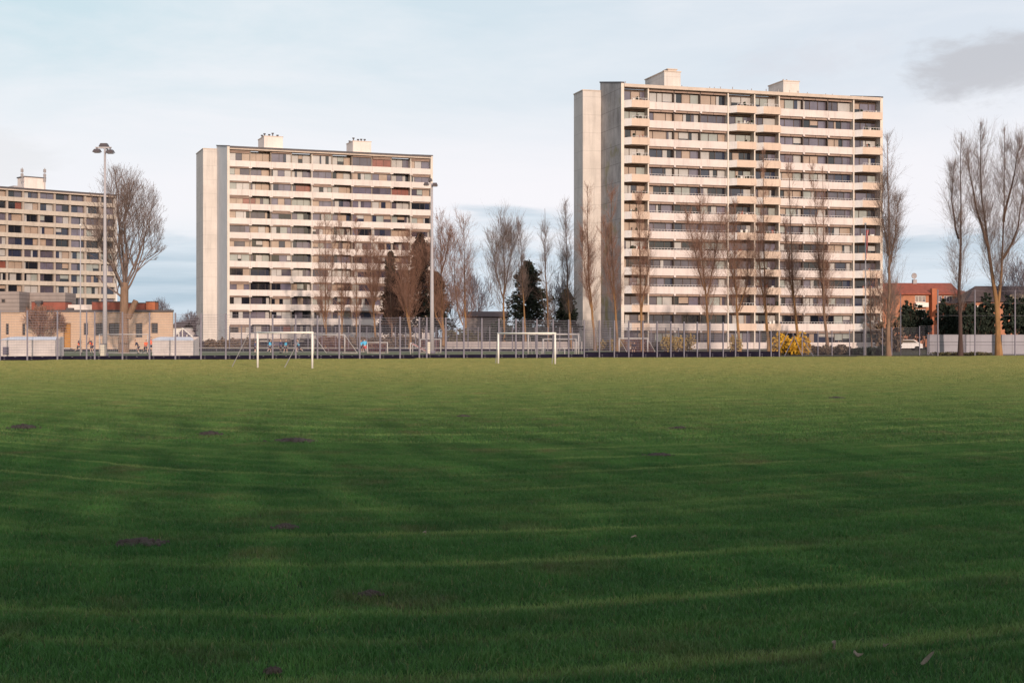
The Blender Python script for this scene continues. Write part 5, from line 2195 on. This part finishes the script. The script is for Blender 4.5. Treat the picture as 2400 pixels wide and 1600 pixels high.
def person(label, px, py, hpx, face, pose, top, bib=None, seed=0, shorts='cloth_d', group='children playing on the turf'):
    """face: direction looked at (0 = towards the viewer); pose: run, stand, lean, sweep"""
    r = random.Random(seed)
    Y = GY(py)
    hgt = hpx * 1.12 * Y / F
    k = hgt / 1.75
    root = empty('person', (GX(px, Y), Y, .01), face, label, 'person', group)
    V = lambda x, y, z: Vector((x * k, y * k, z * k))
    ln = {'run': -.16, 'stand': -.02, 'lean': -.35, 'sweep': -.30}[pose]       # lean of the trunk towards -y (the front)
    hip = V(0, 0, .92 if pose != 'run' else .88)
    chest = hip + V(0, ln * .7, .40)
    neck = hip + V(0, ln, .56)
    head = neck + V(0, ln * .25 - .02, .15)
    crown = head + V(0, .01, .12)
    A = {}
    for s in (-1, 1):
        sh = chest + V(s * .18, ln * .1, .10)
        if pose == 'run':
            el = sh + V(s * .08, .20 * s, -.22)
            wr = el + V(-s * .02, -.20, .06 * s - .04)
            kn = V(s * .10, -.30 * s - .05, .50 + (.07 if s > 0 else 0))
            an = V(s * .10, -.30 * s + (.02 if s > 0 else .28), .12 if s > 0 else .30)
        elif pose == 'stand':
            el = sh + V(s * .09, .03, -.28)
            wr = el + V(-s * .02 + r.uniform(-.05, .05), -.10, -.22)
            kn = V(s * .11, -.03, .50)
            an = V(s * .13, .03, .08)
        elif pose == 'lean':
            el = sh + V(s * .12, -.06, -.24)
            wr = el + V(-s * .08, -.10, -.20)
            kn = V(s * .16, -.12, .50)
            an = V(s * .20, .04, .08)
        else:
            el = sh + V(s * .06, -.14, -.20)
            wr = el + V(-s * .18, -.16, -.10 - .08 * s)
            kn = V(s * .12, -.08 * s, .50)
            an = V(s * .15, -.12 * s, .08)
        toe = Vector((an.x, an.y - .15 * k, max(.03 * k, an.z - .06 * k)))
        A[s] = (sh, el, wr, V(s * .09, 0, 0) + hip - V(0, 0, .04), kn, an, toe)
    vs = [hip, hip + (chest - hip) * .5, chest, neck, head, crown, head + V(0, -.105, -.01)]
    rd = [(.14 * k, .10 * k), (.125 * k, .09 * k), (.15 * k, .10 * k), .055 * k, .088 * k, .07 * k, .016 * k]
    ed = [(0, 1), (1, 2), (2, 3), (3, 4), (4, 5), (4, 6)]
    for s in (-1, 1):
        vs.append(head + V(s * .088, .01, -.01))
        rd.append(.016 * k)
        ed.append((4, len(vs) - 1))
    for s in (-1, 1):
        sh, el, wr, hp, kn, an, toe = A[s]
        n = len(vs)
        d = (wr - el).normalized()
        side = d.cross(Vector((0, 0, 1)))
        side = side.normalized() if side.length > .1 else Vector((1, 0, 0))
        palm = wr + d * .06 * k
        vs += [sh, el, wr, palm]
        rd += [.058 * k, .044 * k, .029 * k, (.036 * k, .018 * k)]
        ed += [(2, n), (n, n + 1), (n + 1, n + 2), (n + 2, n + 3)]
        for j, (off, ll) in enumerate(((-.030, .050), (-.010, .068), (.010, .074), (.030, .066))):
            q = len(vs)
            b0 = palm + d * .04 * k + side * off * k
            vs += [b0, b0 + d * ll * .6 * k, b0 + d * ll * k + Vector((0, 0, -.02 * k))]
            rd += [.011 * k, .010 * k, .008 * k]
            ed += [(n + 3, q), (q, q + 1), (q + 1, q + 2)]
        q = len(vs)
        vs += [palm + side * -s * .045 * k, palm + side * -s * .06 * k + d * .05 * k]
        rd += [.013 * k, .010 * k]
        ed += [(n + 3, q), (q, q + 1)]
        n = len(vs)
        vs += [hp, kn, an, toe]
        rd += [.088 * k, .060 * k, .040 * k, .034 * k]
        ed += [(0, n), (n, n + 1), (n + 1, n + 2), (n + 2, n + 3)]
    body = skin_mesh('body', vs, ed, rd, M['skin'], root)
    # shirt with sleeves, shorts, socks and shoes follow the same joints a little thicker
    sv, sr, se = [hip + V(0, 0, -.03), hip + (chest - hip) * .55, chest, neck - V(0, 0, .03)], [(.168 * k, .128 * k), (.155 * k, .12 * k), (.18 * k, .13 * k), .07 * k], [(0, 1), (1, 2), (2, 3)]
    for s in (-1, 1):
        sh, el, wr = A[s][:3]
        n = len(sv)
        sv += [sh, el, wr - (wr - el) * .15]
        sr += [.082 * k, .064 * k, .048 * k]
        se += [(2, n), (n, n + 1), (n + 1, n + 2)]
    skin_mesh('shirt', sv, se, sr, M[top], root)
    if bib:
        skin_mesh('bib', [hip + V(0, -.005, .02), hip + (chest - hip) * .6 + V(0, -.005, 0), chest + V(0, -.005, .02), chest + V(0, 0, .12)], [(0, 1), (1, 2), (2, 3)],
                  [(.215 * k, .17 * k), (.20 * k, .165 * k), (.22 * k, .17 * k), (.14 * k, .12 * k)], M[bib], root)
    sv, sr, se = [hip + V(0, 0, .05)], [(.165 * k, .13 * k)], []
    for s in (-1, 1):
        hp, kn = A[s][3], A[s][4]
        n = len(sv)
        sv += [hp, hp + (kn - hp) * .8]
        sr += [.12 * k, .098 * k]
        se += [(0, n), (n, n + 1)]
    skin_mesh('shorts', sv, se, sr, M[shorts], root)
    for s in (-1, 1):
        kn, an, toe = A[s][4:7]
        skin_mesh('sock', [kn + (an - kn) * .25, kn + (an - kn) * .5, an], [(0, 1), (1, 2)], [.060 * k, .062 * k, .048 * k], M['sock'], root)
        skin_mesh('shoe', [an + V(0, .05, -.03), an + V(0, -.02, -.02), toe + V(0, -.02, 0)], [(0, 1), (1, 2)], [.050 * k, .054 * k, .042 * k], M['shoe'], root)
    skin_mesh('hair', [head + V(0, .055, -.02), head + V(0, .03, .07), crown + V(0, -.01, .0), head + V(0, -.055, .10)], [(0, 1), (1, 2), (2, 3)], [.085 * k, .10 * k, .085 * k, .045 * k], M['hair'], root)
    return root


person('child in an orange bib running past the thin flagpole', 185, 829, 33, R(60), 'run', 'cloth_d', 'bib_o', 1)
person('child in an orange bib bending down left of the cream cabinet', 216, 829, 32, R(-30), 'lean', 'cloth_d', 'bib_o', 2)
person('figure in all dark clothes bending forward beside the trunk of the big bare tree', 325, 829, 29, R(-70), 'lean', 'cloth_d', None, 3, group='people on the turf')
person('child in an orange bib walking right of the dark figure', 341, 829, 29, R(40), 'run', 'bib_o', 'bib_o', 4)
person('child in an orange bib at the corner of the right tarpaulin shelter', 354, 828, 34, R(-10), 'stand', 'cloth_d', 'bib_o', 5)
person('child in a navy shirt half behind the left post of the lawn goal', 598, 828, 26, R(80), 'stand', 'cloth_n', None, 6)
person('child in a light blue bib just inside the left post of a lawn goal', 632, 829, 31, R(150), 'run', 'cloth_d', 'bib_b', 7)
person('dark shirted child in the middle of the left lawn goal', 658, 828, 29, R(-50), 'stand', 'cloth_n', None, 8)
person('child in a light blue bib in the middle of the left lawn goal', 669, 829, 30, R(20), 'lean', 'cloth_d', 'bib_b', 9)
person('child in a light blue bib running near the right post of the left lawn goal', 701, 828, 30, R(-60), 'run', 'cloth_d', 'bib_b', 10)
person('child in a pale blue bib, left of the pair beside the low white goal', 846, 828, 29, R(170), 'stand', 'cloth_n', 'bib_b', 11)
person('taller child in a pale blue shirt, right of the pair beside the low white goal', 855, 829, 32, R(190), 'run', 'bib_b', None, 12, 'flag_r')
person('dark clothed figure crouching forward inside the goal with slanting sides', 1484, 829, 24, R(20), 'lean', 'cloth_d', None, 13, group='people on the turf')


# ------------------------------------------------------------------ sky, sun, camera
EL, AZ = 11.0, 164.0            # sun elevation and bearing (clockwise from straight ahead): behind the viewer, to the right
sdir = Vector((math.sin(R(AZ)) * math.cos(R(EL)), math.cos(R(AZ)) * math.cos(R(EL)), math.sin(R(EL))))
sl = bpy.data.lights.new('sun', 'SUN')
sl.energy = 3.35
sl.angle = R(.6)
sl.color = (1, .795, .65)
so = bpy.data.objects.new('sun', sl)
COL.objects.link(so)
so.rotation_euler = (-sdir).to_track_quat('-Z', 'Y').to_euler()
so.location = (60, -60, 60)


def make_world():
    w = bpy.data.worlds.new('World')
    S.world = w
    w.use_nodes = True
    t = w.node_tree
    bg = t.nodes['Background']
    bg.inputs['Strength'].default_value = .1
    sky = t.nodes.new('ShaderNodeTexSky')
    sky.sky_type = 'NISHITA'
    sky.sun_disc = False
    sky.sun_elevation = R(EL)
    sky.sun_rotation = R(AZ)
    sky.air_density = 1.0
    sky.dust_density = 1.5
    co = t.nodes.new('ShaderNodeTexCoord').outputs['Generated']
    sx = t.nodes.new('ShaderNodeSeparateXYZ')
    t.links.new(co, sx.inputs[0])
    z = sx.outputs[2]
    x = sx.outputs[0]

    def m(op, a, b=None, c=None):
        n = t.nodes.new('ShaderNodeMath')
        n.operation = op
        for i, v in enumerate((a, b, c)):
            if v is None:
                continue
            if isinstance(v, bpy.types.NodeSocket):
                t.links.new(v, n.inputs[i])
            else:
                n.inputs[i].default_value = v
        return n.outputs[0]

    def smooth(v, a, b):
        n = t.nodes.new('ShaderNodeMapRange')
        n.interpolation_type = 'SMOOTHSTEP'
        n.inputs[1].default_value = a
        n.inputs[2].default_value = b
        if isinstance(v, bpy.types.NodeSocket):
            t.links.new(v, n.inputs[0])
        return n.outputs[0]
    # thin bright veil over the blue: 10 = full white at strength .1
    veil = mixc(t, smooth(x, -.33, .30), (5.6, 6.95, 7.6), (6.4, 7.0, 7.75))
    soft = noise(t, mapping(t, co, (2.2, 2.2, 9)), 1.6, 6, .6, .4)
    c = mixc(t, ramp(t, soft, [(.40, 0), (.68, .75)]), veil, (7.9, 8.1, 8.5))
    # brightest just above the cloud bank
    glow = m('MULTIPLY', smooth(z, .02, .09), m('SUBTRACT', 1, smooth(z, .10, .19)))
    c = mixc(t, m('MULTIPLY', glow, .8), c, (8.75, 8.5, 8.8))
    # long grey-blue cloud bank above the horizon, ragged top edge
    n1 = noise(t, mapping(t, co, (5, 5, 26)), 1.3, 6, .6, .3)
    edge = m('ADD', .072, m('MULTIPLY', m('SUBTRACT', n1, .5), .09))
    bank = m('SUBTRACT', 1, smooth(m('SUBTRACT', z, edge), -.008, .012))
    n2 = noise(t, mapping(t, co, (3, 3, 42)), 1.5, 5, .55)
    bcol = mixc(t, ramp(t, n2, [(.36, 0), (.66, 1)]), (3.9, 5.05, 6.0), (6.6, 7.3, 8.0))
    c = mixc(t, m('MULTIPLY', bank, .88), c, bcol)
    low = m('SUBTRACT', 1, smooth(z, -.01, .035))
    c = mixc(t, m('MULTIPLY', low, .55), c, (7.2, 7.9, 8.8))
    # darker grey cloud high on the right, and a dim one low on the left
    for (dx, dz, rx, rz, col, amt, sd) in ((.308, .179, .052, .023, (4.9, 4.95, 5.3), .8, 0), (.205, .183, .05, .018, (6.4, 6.6, 7.2), .55, 3),
                                           (-.345, .117, .05, .018, (6.4, 6.5, 6.6), .3, 5)):
        nn = noise(t, mapping(t, co, (9, 9, 22), (sd, 0, 0)), 1.4, 6, .65, .3)
        d = m('SQRT', m('ADD', m('POWER', m('DIVIDE', m('SUBTRACT', x, dx), rx), 2), m('POWER', m('DIVIDE', m('SUBTRACT', z, dz), rz), 2)))
        d = m('ADD', d, m('MULTIPLY', m('SUBTRACT', nn, .5), 3.0))
        front = smooth(sx.outputs[1], .2, .5)
        c = mixc(t, m('MULTIPLY', m('MULTIPLY', m('SUBTRACT', 1, smooth(d, .4, 1.25)), amt), front), c, col)
    # higher up the veil thins out to the blue sky; behind the viewer the sunset sky shows through it
    hi = smooth(z, .25, .75)
    back = smooth(m('MULTIPLY', sx.outputs[1], -1), -.3, .5)
    c = mixc(t, m('MULTIPLY', hi, .8), c, (8.2, 7.7, 8.5))
    f = m('MAXIMUM', m('MULTIPLY', hi, .25), m('MULTIPLY', back, .35))
    c = mixc(t, f, c, sky.outputs[0])
    t.links.new(c, bg.inputs['Color'])


make_world()
cam = bpy.data.cameras.new('camera')
cam.sensor_width = 36
cam.lens = F * 36 / 2400
cam.shift_y = -(800 - YH) / 2400
cam.clip_end = 6000
cam.clip_start = .1
co_ = bpy.data.objects.new('camera', cam)
COL.objects.link(co_)
co_.location = (0, 0, H)
co_.rotation_euler = (R(90), 0, 0)
S.camera = co_
S.view_settings.view_transform = 'Standard'
S.view_settings.look = 'None'
S.view_settings.exposure = .16
S.view_settings.gamma = 1
